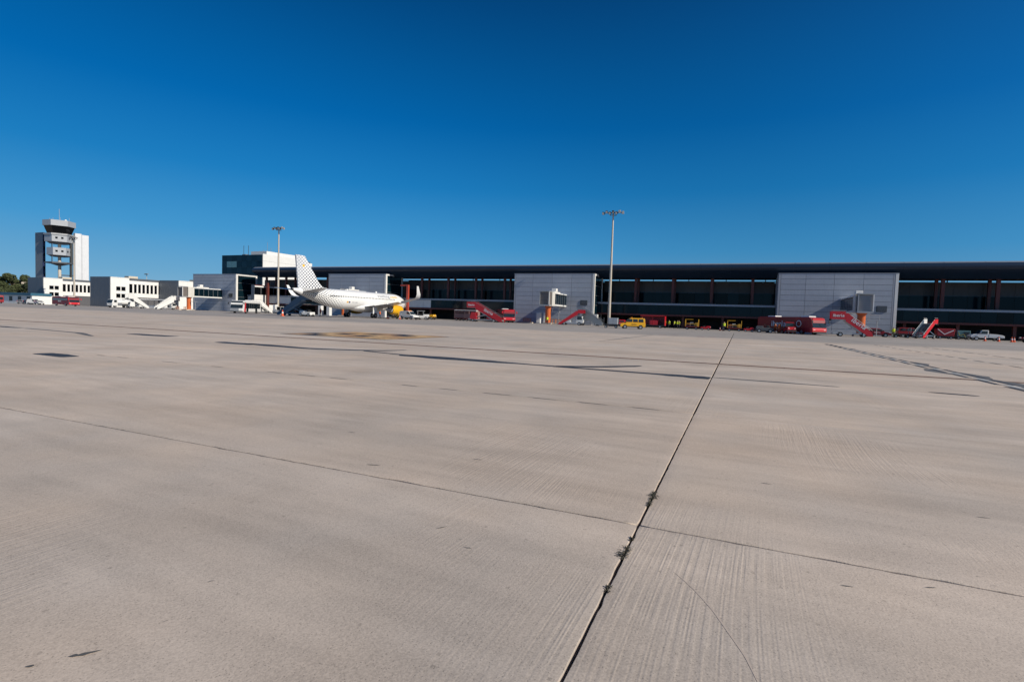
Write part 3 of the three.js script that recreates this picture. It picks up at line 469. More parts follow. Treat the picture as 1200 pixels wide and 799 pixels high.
// ---------------------------------------------------------------- airliner: nose to the terminal, local x forward, z to its starboard side
{
  const t = thing('airliner', 'white twin-engine airliner with a dotted tail and yellow engines', 'airliner', -79, 114, Math.PI / 2), L = 37.57;
  const canvas = document.createElement('canvas'); canvas.width = 2048; canvas.height = 1024; const c = canvas.getContext('2d');
  const X = (s) => (1 - s / L) * 2048, Y = (h) => h / (Math.PI * 2) * 1024;        // s metres from the nose, h angle from the crown
  c.fillStyle = '#f4f4f2'; c.fillRect(0, 0, 2048, 1024);
  for (let i = 0; i < 30; i++) for (let j = 0; j < 20; j++) {
    const s = 35.2 - i * .44, a = (j + (i % 2) * .5) / 20 * Math.PI * 2, k = Math.min(1, Math.max(0, (s - 25.6 - .9 * Math.sin(a * 2)) / 6.5)); if (k <= 0) continue;
    c.fillStyle = '#2b2d33'; c.beginPath(); c.ellipse(X(s), Y(a), 54.5 * (.05 + .15 * k), 82 * (.05 + .15 * k), 0, 0, 7); c.fill();
  }
  c.fillStyle = '#8b8f95'; c.font = 'bold 62px sans-serif'; c.textBaseline = 'middle'; c.save(); c.translate(X(13.6), Y(.92)); c.scale(1.15, 1.2); c.fillText('vueling', 0, 0); c.fillStyle = '#f0b400'; c.fillText('.com', c.measureText('vueling').width, 0); c.restore();
  c.fillStyle = '#f0b41c'; c.fillRect(X(24.3), Y(1.75), 26, 26); c.fillStyle = '#26357c'; c.fillRect(X(23.7), Y(1.75), 24, 26); c.fillStyle = '#777b82'; c.font = 'bold 26px sans-serif'; c.fillText('EC-LQN', X(22.6), Y(1.83));
  c.strokeStyle = '#b9babb'; c.lineWidth = 3; for (const s of [6.2, 30.2]) for (const a of [1.02, Math.PI * 2 - 1.75]) c.strokeRect(X(s), Y(a), 44, 118);
  const livery = new THREE.CanvasTexture(canvas); livery.colorSpace = THREE.SRGBColorSpace; livery.anisotropy = 8; livery.wrapT = THREE.RepeatWrapping;
  const skin = new THREE.MeshPhysicalMaterial({ color: lin(.86, .86, .86), map: livery, roughness: .32, clearcoat: .5, clearcoatRoughness: .15 }), white = paint(.80, .80, .79), grey = mt(.40, .41, .43, .45, .2), yel = paint(.80, .42, .006), lg = mt(.52, .53, .55, .4, .2);
  const rad = (s) => s < 6 ? 2.02 * Math.pow(Math.sin(Math.min(1, (s + .02) / 6) * Math.PI / 2), .62) : s < 24.5 ? 2.02 : 2.02 * (1 - Math.pow((s - 24.5) / 13.3, 1.55) * .93), mid = (s) => 3.85 + (s < 6 ? -.52 * Math.pow(1 - s / 6, 2) : s > 24.5 ? 1.45 * Math.pow((s - 24.5) / 13.07, 1.45) : 0);
  { const NS = 96, NA = 44, pos = [], uv = [], idx = [];
    for (let i = 0; i <= NS; i++) { const q = i / NS, s = q < .25 ? 6 * Math.pow(q / .25, 1.7) : 6 + (L - 6) * (q - .25) / .75, r = Math.max(.015, rad(s)), y = mid(s); for (let j = 0; j <= NA; j++) { const a = j / NA * Math.PI * 2; pos.push(-s, y + r * 1.03 * Math.cos(a), r * .985 * Math.sin(a)); uv.push(1 - s / L, 1 - j / NA); } }
    for (let i = 0; i < NS; i++) for (let j = 0; j < NA; j++) { const a = i * (NA + 1) + j, b = a + 1, d = a + NA + 1; idx.push(a, b, d + 1, a, d + 1, d); }
    const g = new THREE.BufferGeometry(); g.setAttribute('position', new THREE.Float32BufferAttribute(pos, 3)); g.setAttribute('uv', new THREE.Float32BufferAttribute(uv, 2)); g.setIndex(idx); g.computeVertexNormals(); part('fuselage', g, skin, t, true);
  }
  const AF = []; for (let i = 0; i <= 12; i++) { const x = .5 - .5 * Math.cos(i / 12 * Math.PI); AF.push([x, .6 * (.2969 * Math.sqrt(x) - .126 * x - .3516 * x * x + .2843 * x ** 3 - .1036 * x ** 4) * 5]); }
  const outline = [...AF.map(([x, y]) => [x, y]), ...AF.slice(1, -1).reverse().map(([x, y]) => [x, -y * .8])];
  function loft(secs, vertical = false) {                 // secs: [span, xLE, chord, height, thickness ratio, roll]
    const n = outline.length, pos = [], idx = [];
    for (const [sp, x, ch, h, th, roll = 0] of secs) for (const [ox, oy] of outline) { const q = oy * th / .12 * ch * .2; pos.push(x - ox * ch, vertical ? h : h + q * Math.cos(roll), vertical ? q : sp - q * Math.sin(roll)); }
    for (let i = 0; i < secs.length - 1; i++) for (let j = 0; j < n; j++) { const a = i * n + j, b = i * n + (j + 1) % n; idx.push(a, b, b + n, a, b + n, a + n); }
    for (const e of [0, secs.length - 1]) for (let j = 1; j < n - 1; j++) idx.push(e * n, e * n + j, e * n + j + 1);
    const g = new THREE.BufferGeometry(); g.setAttribute('position', new THREE.Float32BufferAttribute(pos, 3)); g.setIndex(idx); return toCreasedNormals(g, .7);
  }
  for (const s of [-1, 1]) {
    const mir = (secs) => secs.map(([sp, x, c2, h, th, roll = 0]) => [sp * s, x, c2, h, th, roll * s]);
    const w = part('wing', loft(mir([[1.2, -10.9, 7.6, 2.45, .15], [3.6, -12.1, 6.2, 2.72, .13], [6.4, -13.6, 4.55, 3.05, .12], [11.5, -16.4, 3.0, 3.7, .11], [16.6, -19.1, 1.75, 4.5, .10]])), lg, t);
    part('sharklet', loft(mir([[16.6, -19.1, 1.75, 4.5, .10], [17.15, -19.5, 1.6, 4.72, .1, .5], [17.55, -20.0, 1.35, 5.35, .1, 1.1], [17.75, -20.7, 1.0, 6.2, .1, 1.35], [17.9, -21.3, .62, 7.0, .1, 1.4]])), white, w);
    for (const [z, x] of [[4.6, -17.3], [8.3, -17.6], [12.4, -19.0]]) part('flap_fairing', new THREE.SphereGeometry(1, 10, 8).scale(1.5, .22, .2).translate(x, 2.45 + z * .095, z * s), white, w);
    const n = part('engine_nacelle', new THREE.LatheGeometry([[.86, 0], [.98, -.06], [1.06, .08], [1.16, .6], [1.2, 1.5], [1.14, 2.6], [.92, 3.7], [.86, 3.7], [.9, 1.2], [.86, 0]].map((p) => new THREE.Vector2(...p)), 32).rotateZ(Math.PI / 2).translate(-10.5, 1.98, 5.75 * s), yel, t);
    part('intake_lip', new THREE.TorusGeometry(.95, .09, 8, 32).rotateY(Math.PI / 2).translate(-10.5, 1.98, 5.75 * s), M.chrome, n); part('fan', cy(.9, .9, .1, -11.3, 1.98, 5.75 * s, 'x', 24), M.darkMetal, n); part('exhaust_cone', new THREE.CylinderGeometry(.80, .36, 1.5, 20).rotateZ(-Math.PI / 2).translate(-14.6, 1.98, 5.75 * s), grey, n);
    part('pylon', prism([[-11.4, 3.0], [-12.2, 3.15], [-15.6, 2.95], [-14.6, 2.6], [-12.6, 2.7]], 5.75 * s - .16, 5.75 * s + .16, .05), white, t);
    part('tailplane', loft(mir([[.4, -31.2, 4.2, 4.95, .10], [3.4, -33.1, 2.7, 5.3, .1], [6.2, -34.9, 1.45, 5.62, .09]])), lg, t);
    const gear = part('main_gear', rod([-17.6, .55, 3.8 * s], [-17.4, 2.7, 3.5 * s], .14), M.lightMetal, t); for (const z of [-.42, .42]) { const wh = part('wheel', new THREE.TorusGeometry(.38, .2, 10, 24).translate(-17.6, .58, 3.8 * s + z), M.tyre, gear); } part('hub', cy(.24, .24, 1.1, -17.6, .58, 3.8 * s, 'z', 12), M.rim, gear); part('gear_door', bx(1.5, 1.5, .06, -17.5, 1.7, 4.05 * s), white, gear);
  }
  part('belly_fairing', new THREE.SphereGeometry(1, 24, 14).scale(6.6, 1.1, 2.1).translate(-15.5, 2.35, 0), white, t);
  { const fin = document.createElement('canvas'); fin.width = fin.height = 1024; const f = fin.getContext('2d'); f.fillStyle = '#c3c7cd'; f.fillRect(0, 0, 1024, 1024);
    const P = (x, y) => [(x + 37.6) / 9.6 * 1024, (1 - (y - 4.6) / 7.6) * 1024];
    for (let i = 0; i < 40; i++) for (let j = 0; j < 30; j++) { const x = -36.9 + i * .40, y = 4.6 + (j + (i % 2) * .5) * .66, k = Math.min(1, Math.max(.25, 1.1 - (y - 5) / 8)), rud = Math.max(0, Math.min(1, (x + 36.6 + (y - 6) * .02) / 2.2)); const [a, b] = P(x, y); f.fillStyle = '#ffffff'; f.beginPath(); f.arc(a, b, 23 * (.5 + .5 * rud), 0, 7); f.fill(); const [a2, b2] = P(x, y - .33); f.fillStyle = '#3a3e46'; f.beginPath(); f.arc(a2, b2, 22 * k * rud, 0, 7); f.fill(); }
    { const [a, b] = P(-34.9, 10.0); f.fillStyle = '#f2bd1a'; f.beginPath(); f.arc(a, b, 34, 0, 7); f.fill(); f.strokeStyle = '#b9bec6'; f.lineWidth = 4; f.beginPath(); f.moveTo(...P(-36.0, 11.7)); f.lineTo(...P(-34.3, 5.6)); f.stroke(); }
    const ft = new THREE.CanvasTexture(fin); ft.colorSpace = THREE.SRGBColorSpace; ft.anisotropy = 8;
    const sh = new THREE.Shape([[-28.2, 5.75], [-29.8, 6.15], [-30.6, 6.75], [-34.55, 11.75], [-34.8, 11.86], [-36.75, 11.86], [-36.0, 5.6], [-33, 5.3]].map((p) => new THREE.Vector2(...p)));
    const g = new THREE.ExtrudeGeometry(sh, { depth: .18, bevelEnabled: true, bevelSize: .1, bevelThickness: .09, bevelSegments: 3 }).translate(0, 0, -.09), p = g.attributes.position, uv = new Float32Array(p.count * 2); for (let i = 0; i < p.count; i++) { uv[2 * i] = (p.getX(i) + 37.6) / 9.6; uv[2 * i + 1] = (p.getY(i) - 4.6) / 7.6; } g.setAttribute('uv', new THREE.BufferAttribute(uv, 2));
    part('fin', g, new THREE.MeshPhysicalMaterial({ color: lin(.86, .86, .86), map: ft, roughness: .35, clearcoat: .4 }), t, true);
  }
  { const win = []; for (const s of [-1, 1]) for (let i = 0; i < 42; i++) { const x = -7.4 - i * .53; win.push(bx(.2, .27, .05, x, 4.45, s * 1.905)); } const o = part('cabin_windows', win, MB.glassBlack, t); o.userData.kind = 'stuff'; }
  for (const s of [-1, 1]) { for (const [x, z, r] of [[-1.75, .62, .95], [-2.35, 1.1, .5]]) part('cockpit_window', new THREE.BoxGeometry(.1, .5, .8).rotateZ(.7).rotateY(s * r).translate(x, 4.75, z * s), MB.glassBlack, t); }
  const ng = part('nose_gear', rod([-5.1, .4, 0], [-5.2, 2.1, 0], .1), M.lightMetal, t); for (const z of [-.25, .25]) part('wheel', new THREE.TorusGeometry(.25, .13, 8, 20).translate(-5.1, .38, z), M.tyre, ng);
  part('tail_exhaust', cy(.2, .26, .4, -37.6, 5.25, 0, 'x', 14), M.darkMetal, t); part('antenna', bx(.5, .35, .04, -12, 6.05, 0), white, t); part('antenna', bx(.4, .3, .04, -22, 6.03, 0), white, t);
}

// ---------------------------------------------------------------- vehicle builders: local x forward, z to the right, base at the middle of the footprint
function wheel(parent, x, z, r, w = .22) { const o = part('wheel', cy(r, r, w, x, r, z, 'z', 20), M.tyre, parent); part('rim', cy(r * .58, r * .58, w + .03, x, r, z, 'z', 14), M.rim, o); return o; }
function wheels(t, xs, zz, r, w) { for (const x of xs) for (const s of [-1, 1]) wheel(t, x, s * zz, r, w); }
const R2 = (pts, r = .25) => pts;                         // outlines are given ready rounded
function apronBus(name, label, cat, u, v, turn, o) {
  const t = thing(name, label, cat, u, v, turn, o.group), L = o.L, H = o.H, W = o.W, hL = L / 2, f = o.slope ?? .35;
  const prof = [[-hL + .1, .38], [-hL, .7], [-hL + .02, H - .5], [-hL + .2, H - .12], [-hL + .55, H], [hL - f - .7, H], [hL - f - .25, H - .14], [hL - f, H - .5], [hL - .1, 1.25], [hL, .75], [hL - .08, .38]];
  part('body', prism(prof, -W / 2, W / 2, .09), o.body, t);
  if (o.front) part('front_panel', prism([[hL - .6, .42], [hL - .04, .42], [hL + .025, .78], [hL - .05, 1.2], [hL - .6, 1.2]], -W / 2 - .01, W / 2 + .01, .05), o.front, t);
  const n = o.panes, x0 = -hL + .6, x1 = hL - f - .75, pw = (x1 - x0) / n;
  if (!o.blind) for (const s of [-1, 1]) for (let i = 0; i < n; i++) part('side_window', bx(pw - .07, o.wh ?? 1.15, .03, x0 + pw * (i + .5), o.wy ?? 1.95, s * (W / 2 + .004)), M.glass, t);
  const a = Math.atan2(f, H - 1.75), sh = new THREE.BoxGeometry(.06, H - 1.62, W - .2).rotateZ(a).translate(hL - .075 - f / 2, (1.25 + H - .45) / 2, 0); part('windscreen', sh, M.screen, t);
  part('rear_window', bx(.04, .9, W - .5, -hL - .005, H - 1.1, 0), M.glass, t);
  part('destination_box', o.tallScreen ? bx(.12, .42, W - .3, hL - f - .04, H - .36, 0) : bx(.12, .3, W - .5, hL - f - .06, H - .32, 0), o.box ?? M.blackPlastic, t);
  wheels(t, o.axles ?? [-hL + 2.6, hL - 2.4], W / 2 - .16, .48, .3);
  for (const s of [-1, 1]) { part('headlight', rbx(.08, .18, .4, hL - .02, .82, s * (W / 2 - .38), .03), M.lampWhite, t); part('tail_light', bx(.06, .4, .16, -hL - .01, 1.0, s * (W / 2 - .2)), M.lampRed, t); const m = part('mirror_arm', bar([hL - f - .1, H - .35, s * (W / 2)], [hL + .18, H - .5, s * (W / 2 + .28)], .05), o.mirror ?? M.blackPlastic, t); part('mirror', rbx(.1, .42, .24, hL + .18, H - .75, s * (W / 2 + .28), .04), o.mirror ?? M.blackPlastic, m); }
  for (const x of o.roofBoxes ?? [-hL * .45, hL * .45]) part('roof_unit', rbx(1.9, .26, 1.5, x, H + .1, 0, .08), M.whitePaint, t);
  part('bumper', rbx(.2, .2, W - .1, hL - .04, .44, 0, .06), M.blackPlastic, t); part('wiper', bar([hL - .02, 1.36, -.5], [hL - .2, 1.9, .1], .03), M.blackPlastic, t);
  if (o.doors) for (const s of [-1, 1]) for (const x of o.doors) part('door', bx(1.3, 2.0, .035, x, 1.42, s * (W / 2 + .006)), o.doorMat ?? M.glass, t);
  if (o.sign) for (const s of [-1, 1]) part('lettering', words(o.sign, o.signH ?? .5).rotateY(s > 0 ? 0 : Math.PI).translate(o.signX ?? -1, o.signY ?? 1.95, s * (W / 2 + .012) - (s < 0 ? .0 : 0)), M.letter, t);
  if (o.ring) for (const s of [-1, 1]) part('round_emblem', new THREE.TorusGeometry(.52, .075, 6, 28).scale(1, 1, .3).translate(hL - 3.1, 1.85, s * (W / 2 + .01)), M.letter, t);
  return t;
}
function smallCar(name, label, cat, u, v, turn, o) {       // o.kind: van | hatch
  const t = thing(name, label, cat, u, v, turn, o.group), van = o.kind === 'van', L = o.L, W = o.W, H = o.H, h = L / 2, belt = van ? 1.08 : .92;
  const lower = van ? [[-h, .42], [-h - .02, .9], [-h + .02, belt], [h - 1.05, belt], [h - .55, .98], [h - .08, .84], [h, .6], [h - .03, .34], [-h + .05, .34]] : [[-h, .45], [-h - .02, .8], [-h + .03, belt], [h - 1.0, belt], [h - .3, .78], [h, .62], [h - .02, .32], [-h + .05, .32]];
  const arch = (x, r) => cy(r, r, W + .02, x, .31, 0, 'z', 18);
  part('body', prism(lower, -W / 2, W / 2, .06), o.paint, t);
  const top = van ? [[-h + .03, belt - .02], [-h + .06, H - .2], [-h + .22, H - .04], [-h + .6, H], [h - 1.9, H], [h - 1.55, H - .08], [h - .95, belt - .02]] : [[-h + .08, belt - .02], [-h + .28, H - .14], [-h + .62, H], [h - 2.0, H], [h - 1.6, H - .1], [h - .92, belt - .02]];
  part('cabin', prism(top, -W / 2 + .09, W / 2 - .09, .07), o.paint, t);
  const side = o.sideGlass ?? 3;
  for (const s of [-1, 1]) {
    const z = s * (W / 2 - .083), yb = belt + .07, yt = H - .16, xs = van ? [[-h + .3, -h + 1.12], [-h + 1.24, -h + 2.05]] : [[-h + .5, -h + 1.4]];
    xs.forEach(([a, b], i) => { if (i >= (van ? side - 1 : 9)) return; part('side_window', prism([[a, yb], [b, yb], [b, yt], [a + .07, yt]], z - .014, z + .014), M.glass, t); });
    const a = van ? -h + 2.17 : -h + 1.5; part('side_window', prism([[a, yb], [h - 1.12, yb], [h - 1.5, yt], [a, yt]], z - .014, z + .014), M.glass, t);
    part('headlight', rbx(.16, .2, .34, h - .1, .74, s * (W / 2 - .24), .05), M.lampWhite, t); part('tail_light', bx(.06, .46, .14, -h - .005, 1.0, s * (W / 2 - .12)), M.lampRed, t); part('mirror', rbx(.14, .18, .2, h - 1.15, belt + .16, s * (W / 2 + .09), .05), M.blackPlastic, t);
    part('sill_trim', bx(L * .5, .12, .03, 0, .42, s * (W / 2 + .005)), M.blackPlastic, t);
    for (const x of [-h + .78, h - .82]) part('wheel_arch', cy(.37, .37, .03, x, .34, s * (W / 2 - .005), 'z', 20), M.blackPlastic, t);
  }
  const a = van ? Math.atan2(.62, H - .1 - belt) : Math.atan2(.7, H - .1 - belt), len = Math.hypot(.62, H - .14 - belt); part('windscreen', new THREE.BoxGeometry(.03, len * .9, W - .34).rotateZ(a).translate(h - (van ? 1.225 : 1.245), (H - .06 + belt) / 2, 0), M.screen, t);
  part('rear_window', bx(.03, .42, W - .4, -h + .045, H - .45, 0).rotateZ(0), M.glass, t); part('bumper', rbx(.2, .22, W - .06, h - .05, .45, 0, .07), o.bumper ?? M.blackPlastic, t); part('bumper', rbx(.18, .22, W - .06, -h + .02, .47, 0, .07), o.bumper ?? M.blackPlastic, t);
  wheels(t, [-h + .78, h - .82], W / 2 - .1, .31, .2);
  if (o.beacon) { part('beacon_bar', rbx(.22, .12, 1.1, h - 1.95, H + .07, 0, .04), o.beacon, t); part('roof_rack', bar([-h + .5, H + .03, 0], [-h + .5, H + .05, .01], .9, .06), M.blackPlastic, t); part('beacon', cy(.07, .08, .16, -h + .45, H + .09, .3), M.lampAmber, t); }
  if (o.sign) for (const s of [-1, 1]) part('lettering', words(o.sign, .24, .01).rotateY(s > 0 ? 0 : Math.PI).translate(-.2, .78, s * (W / 2 + .006)), o.signMat ?? M.letter, t);
  return t;
}
function airStairs(name, label, u, v, turn, o) {            // stairs climb towards +x; local origin at the middle of the chassis
  const t = thing(name, label, 'air stairs', u, v, turn, o.group ?? 'passenger air stairs'), H = o.H, run = o.run, x0 = -run * .62, x1 = x0 + run, W = 1.5, n = Math.round(H / .2), ang = Math.atan2(H - .25, run);
  for (let i = 0; i < n; i++) part('step', bx(run / n + .04, .05, W, x0 + run * (i + .5) / n, .3 + (H - .3) * (i + .5) / n, 0), M.galv, t);
  for (const s of [-1, 1]) {
    const z = s * (W / 2 + .05), k = o.panelH ?? 1.05, e = o.skirt ?? .35;
    part('side_panel', prism([[x0 - .25, .15], [x0 + .35, .12], [x1 + .1, H - e - .1], [x1 + .1, H + k], [x1 - .25, H + k - .02], [x0 - .1, k * .72]], z - .03, z + .03), s < 0 && o.panel2 ? o.panel2 : o.panel, t);
    part('stringer', bar([x0, .2, z * .97], [x1, H - .15, z * .97], .08, .22), o.frame, t); part('handrail', rod([x0 - .1, k + .12, z], [x1, H + k + .12, z], .03), M.galv, t);
    part('platform_panel', bx(o.plat, k + .25, .06, x1 + o.plat / 2 + .12, H + (k + .25) / 2, z), s < 0 && o.plPanel2 ? o.plPanel2 : o.plPanel ?? o.panel, t); part('platform_rail', rod([x1, H + k + .4, z], [x1 + o.plat, H + k + .4, z], .03), M.galv, t);
    if (o.sign) { const g = words(o.sign, .62).rotateZ(s > 0 ? ang : -ang).rotateY(s > 0 ? 0 : Math.PI).translate(x0 + run * .5, .3 + (H) * .5 + k * .42, z + s * .035); part('lettering', g, M.letter, t); part('lettering', words(o.sign, .42).rotateY(s > 0 ? 0 : Math.PI).translate(x1 + o.plat / 2 + .1, H + .6, z + s * .035), M.letter, t); }
    part('lift_strut', bar([x0 + run * .35, .55, z * .8], [x1 + .2, H - .2, z * .8], .12, .14), o.frame, t); part('lift_strut', bar([x1 + o.plat - .2, .55, z * .8], [x0 + run * .6, H * .55, z * .8], .1, .12), o.frame, t);
    part('chassis_rail', bx(run * .95 + o.plat, .2, .14, x0 + run * .52 + o.plat * .4, .5, z * .8), o.frame, t); part('stabiliser', bar([x0 + run * .3, .55, z], [x0 + run * .3, .05, z * 1.25], .09), M.galv, t);
  }
  part('platform_floor', bx(o.plat, .1, W, x1 + o.plat / 2 + .1, H - .03, 0), M.galv, t); part('bumper_pad', bx(.12, .3, W + .2, x1 + o.plat + .14, H - .1, 0), M.tyre, t); part('cross_beam', bx(.16, .16, W, x1 - .2, .5, 0), o.frame, t);
  wheels(t, [x0 + run * .28, x1 + o.plat * .35], W / 2 - .08, .34, .22);
  if (o.cab) { const cx = x1 + o.plat * .3; part('cab', prism([[cx - .8, .55], [cx + .75, .55], [cx + .85, 1.1], [cx + .5, 2.05], [cx - .7, 2.05]], -.82, .1, .05), o.cab, t); part('cab_window', prism([[cx - .5, 1.2], [cx + .6, 1.2], [cx + .4, 1.9], [cx - .5, 1.9]], .105, .125), M.glass, t); part('cab_windscreen', bx(.04, .75, .75, cx + .82, 1.5, -.36), M.screen, t); part('engine_cover', rbx(1.3, .55, 1.3, x0 + run * .48, .85, 0, .06), o.cab, t); }
  return t;
}
function tug(name, label, u, v, turn, o) {
  const t = thing(name, label, 'tug', u, v, turn, 'apron tugs and loaders');
  part('chassis', rbx(2.8, .6, 1.5, 0, .62, 0, .1), o.paint, t); part('bonnet', rbx(1.1, .35, 1.35, .8, 1.05, 0, .08), o.paint, t); part('seat', rbx(.5, .5, .9, -.5, 1.1, 0, .08), M.blackPlastic, t);
  if (o.roof) { for (const [x, z] of [[.2, .6], [.2, -.6], [-1.1, .6], [-1.1, -.6]]) part('roof_post', rod([x, .9, z], [x, 1.95, z], .04), o.roofM ?? o.paint, t); part('roof', rbx(1.6, .1, 1.45, -.45, 1.98, 0, .04), o.roofM ?? o.paint, t); part('windscreen', bx(.04, .8, 1.2, .22, 1.5, 0), M.screen, t); }
  part('steering_wheel', new THREE.TorusGeometry(.18, .025, 6, 16).rotateY(1.2).translate(-.05, 1.35, 0), M.blackPlastic, t); part('bumper', bx(.2, .35, 1.5, 1.45, .55, 0), M.blackPlastic, t); part('tow_hook', bx(.3, .12, .2, -1.5, .5, 0), M.darkMetal, t);
  for (const s of [-1, 1]) part('headlight', rbx(.06, .16, .22, 1.38, .98, s * .5, .03), M.lampWhite, t);
  wheels(t, [-.9, .9], .66, .34, .26); return t;
}
function dolly(name, label, u, v, turn, o) {
  const t = thing(name, label, 'baggage cart', u, v, turn, o.group ?? 'baggage carts');
  part('deck', bx(2.6, .14, 1.45, 0, .62, 0), o.deck, t); part('side_rail', bx(2.6, .12, .06, 0, .52, .74), o.deck, t); part('tow_bar', bar([1.3, .5, 0], [2.1, .42, 0], .07), M.darkMetal, t); wheels(t, [-.85, .85], .6, .24, .16);
  for (const x of [-1.25, 1.25]) { for (const z of [-.68, .68]) part('corner_post', rod([x, .68, z], [x, o.top ?? 1.75, z], .045), o.frame, t); part('end_rail', rod([x, (o.top ?? 1.75) - .03, -.68], [x, (o.top ?? 1.75) - .03, .68], .045), o.frame, t); part('end_rail', rod([x, 1.2, -.68], [x, 1.2, .68], .03), o.frame, t); }
  if (o.top) for (const z of [-.68, .68]) { part('side_bar', rod([-1.25, 1.15, z], [1.25, 1.15, z], .05), o.frame, t); part('side_bar', rod([-1.25, o.top - .03, z], [.2, o.top - .03, z], .05), o.frame, t); }
  return t;
}
const bagM = [mt(.03, .03, .035, .6), mt(.10, .02, .02, .6), mt(.03, .05, .11, .6), mt(.30, .26, .2, .7), mt(.5, .48, .45, .6), mt(.45, .27, .03, .6)];
function suitcase(u, v, y, w, h, d, turn, m, label) { const t = thing('suitcase', label, 'suitcase', u, v, turn, 'luggage on the carts', y); part('shell', rbx(w, h, d, 0, h / 2, 0, .05, 2), bagM[m], t); part('handle', rbx(w * .3, .04, .04, 0, h + .02, 0, .015, 1), M.blackPlastic, t); }
function cageCart(label, u, v, turn, top) {
  const t = thing('cage_cart', label, 'cage cart', u, v, turn, 'caged carts beside the red stairs'), m = mt(.36, .22, .21, .6, .2);
  part('deck', bx(3.2, .16, 1.7, 0, .55, 0), M.darkRed, t); part('cover', rbx(3.3, .16, 1.75, 0, 2.5, 0, .06), top, t); wheels(t, [-1.0, 1.0], .7, .27, .18); part('tow_bar', bar([1.6, .45, 0], [2.3, .4, 0], .08), M.darkMetal, t);
  for (const x of [-1.58, 1.58]) for (const z of [-.82, .82]) part('corner_post', bx(.09, 1.85, .09, x, 1.5, z), m, t);
  for (const s of [-1, 1]) { for (let i = 1; i < 11; i++) part('cage_bar', bx(.05, 1.82, .04, -1.58 + i * .287, 1.5, s * .83), m, t); for (let k = 0; k < 4; k++) part('cage_rail', bx(3.1, .05, .05, 0, .85 + k * .42, s * .84), m, t); part('curtain', bx(3.1, .9, .02, 0, 1.15, s * .8), mt(.28, .17, .17, .8), t); }
  for (const x of [-1.6, 1.6]) part('end_curtain', bx(.03, 1.8, 1.55, x, 1.5, 0), mt(.30, .16, .15, .8), t);
  return t;
}
function cone(u, v, label) { const t = thing('traffic_cone', label, 'traffic cone', u, v, 0, 'traffic cones on the apron'); part('base', rbx(.42, .05, .42, 0, .025, 0, .02), M.orangeCone, t); const b = part('cone_body', cy(.035, .17, .78, 0, .43, 0, 'y', 20), M.orangeCone, t); part('reflective_band', cy(.095, .125, .17, 0, .46, 0, 'y', 20), M.coneWhite, b); return t; }

// people: one continuous body per pose, meshed from tapered bones; vest and hair are children
function capsuleField(bones) {
  return (x, y, z) => { let d = 9; for (const [a, b, ra, rb, sx] of bones) { const bax = b[0] - a[0], bay = b[1] - a[1], baz = b[2] - a[2], pax = x - a[0], pay = y - a[1], paz = z - a[2], k = Math.max(0, Math.min(1, (pax * bax + pay * bay + paz * baz) / (bax * bax + bay * bay + baz * baz || 1e-9))); const q = Math.hypot(pax - bax * k, pay - bay * k, (paz - baz * k) * (sx ?? 1)) - (ra + (rb - ra) * k), hh = Math.max(0, .035 - Math.abs(d - q)) / .035; d = Math.min(d, q) - hh * hh * .035 * .25; } return d; };
}
function meshField(f, c, half, res) {
  const mc = new MarchingCubes(res, new THREE.MeshBasicMaterial(), true, false, 120000); mc.isolation = 0;
  for (let k = 0; k < res; k++) for (let j = 0; j < res; j++) for (let i = 0; i < res; i++) { const q = (n) => (n - res / 2) / (res / 2) * half; mc.field[i + j * res + k * res * res] = -f(c[0] + q(i), c[1] + q(j), c[2] + q(k)); }
  mc.update(); const g = new THREE.BufferGeometry(); g.setAttribute('position', new THREE.BufferAttribute(mc.positionArray.slice(0, mc.count * 3), 3)); g.scale(half, half, half).translate(...c); g.computeVertexNormals(); return mergeVertices(g, 1e-4);
}
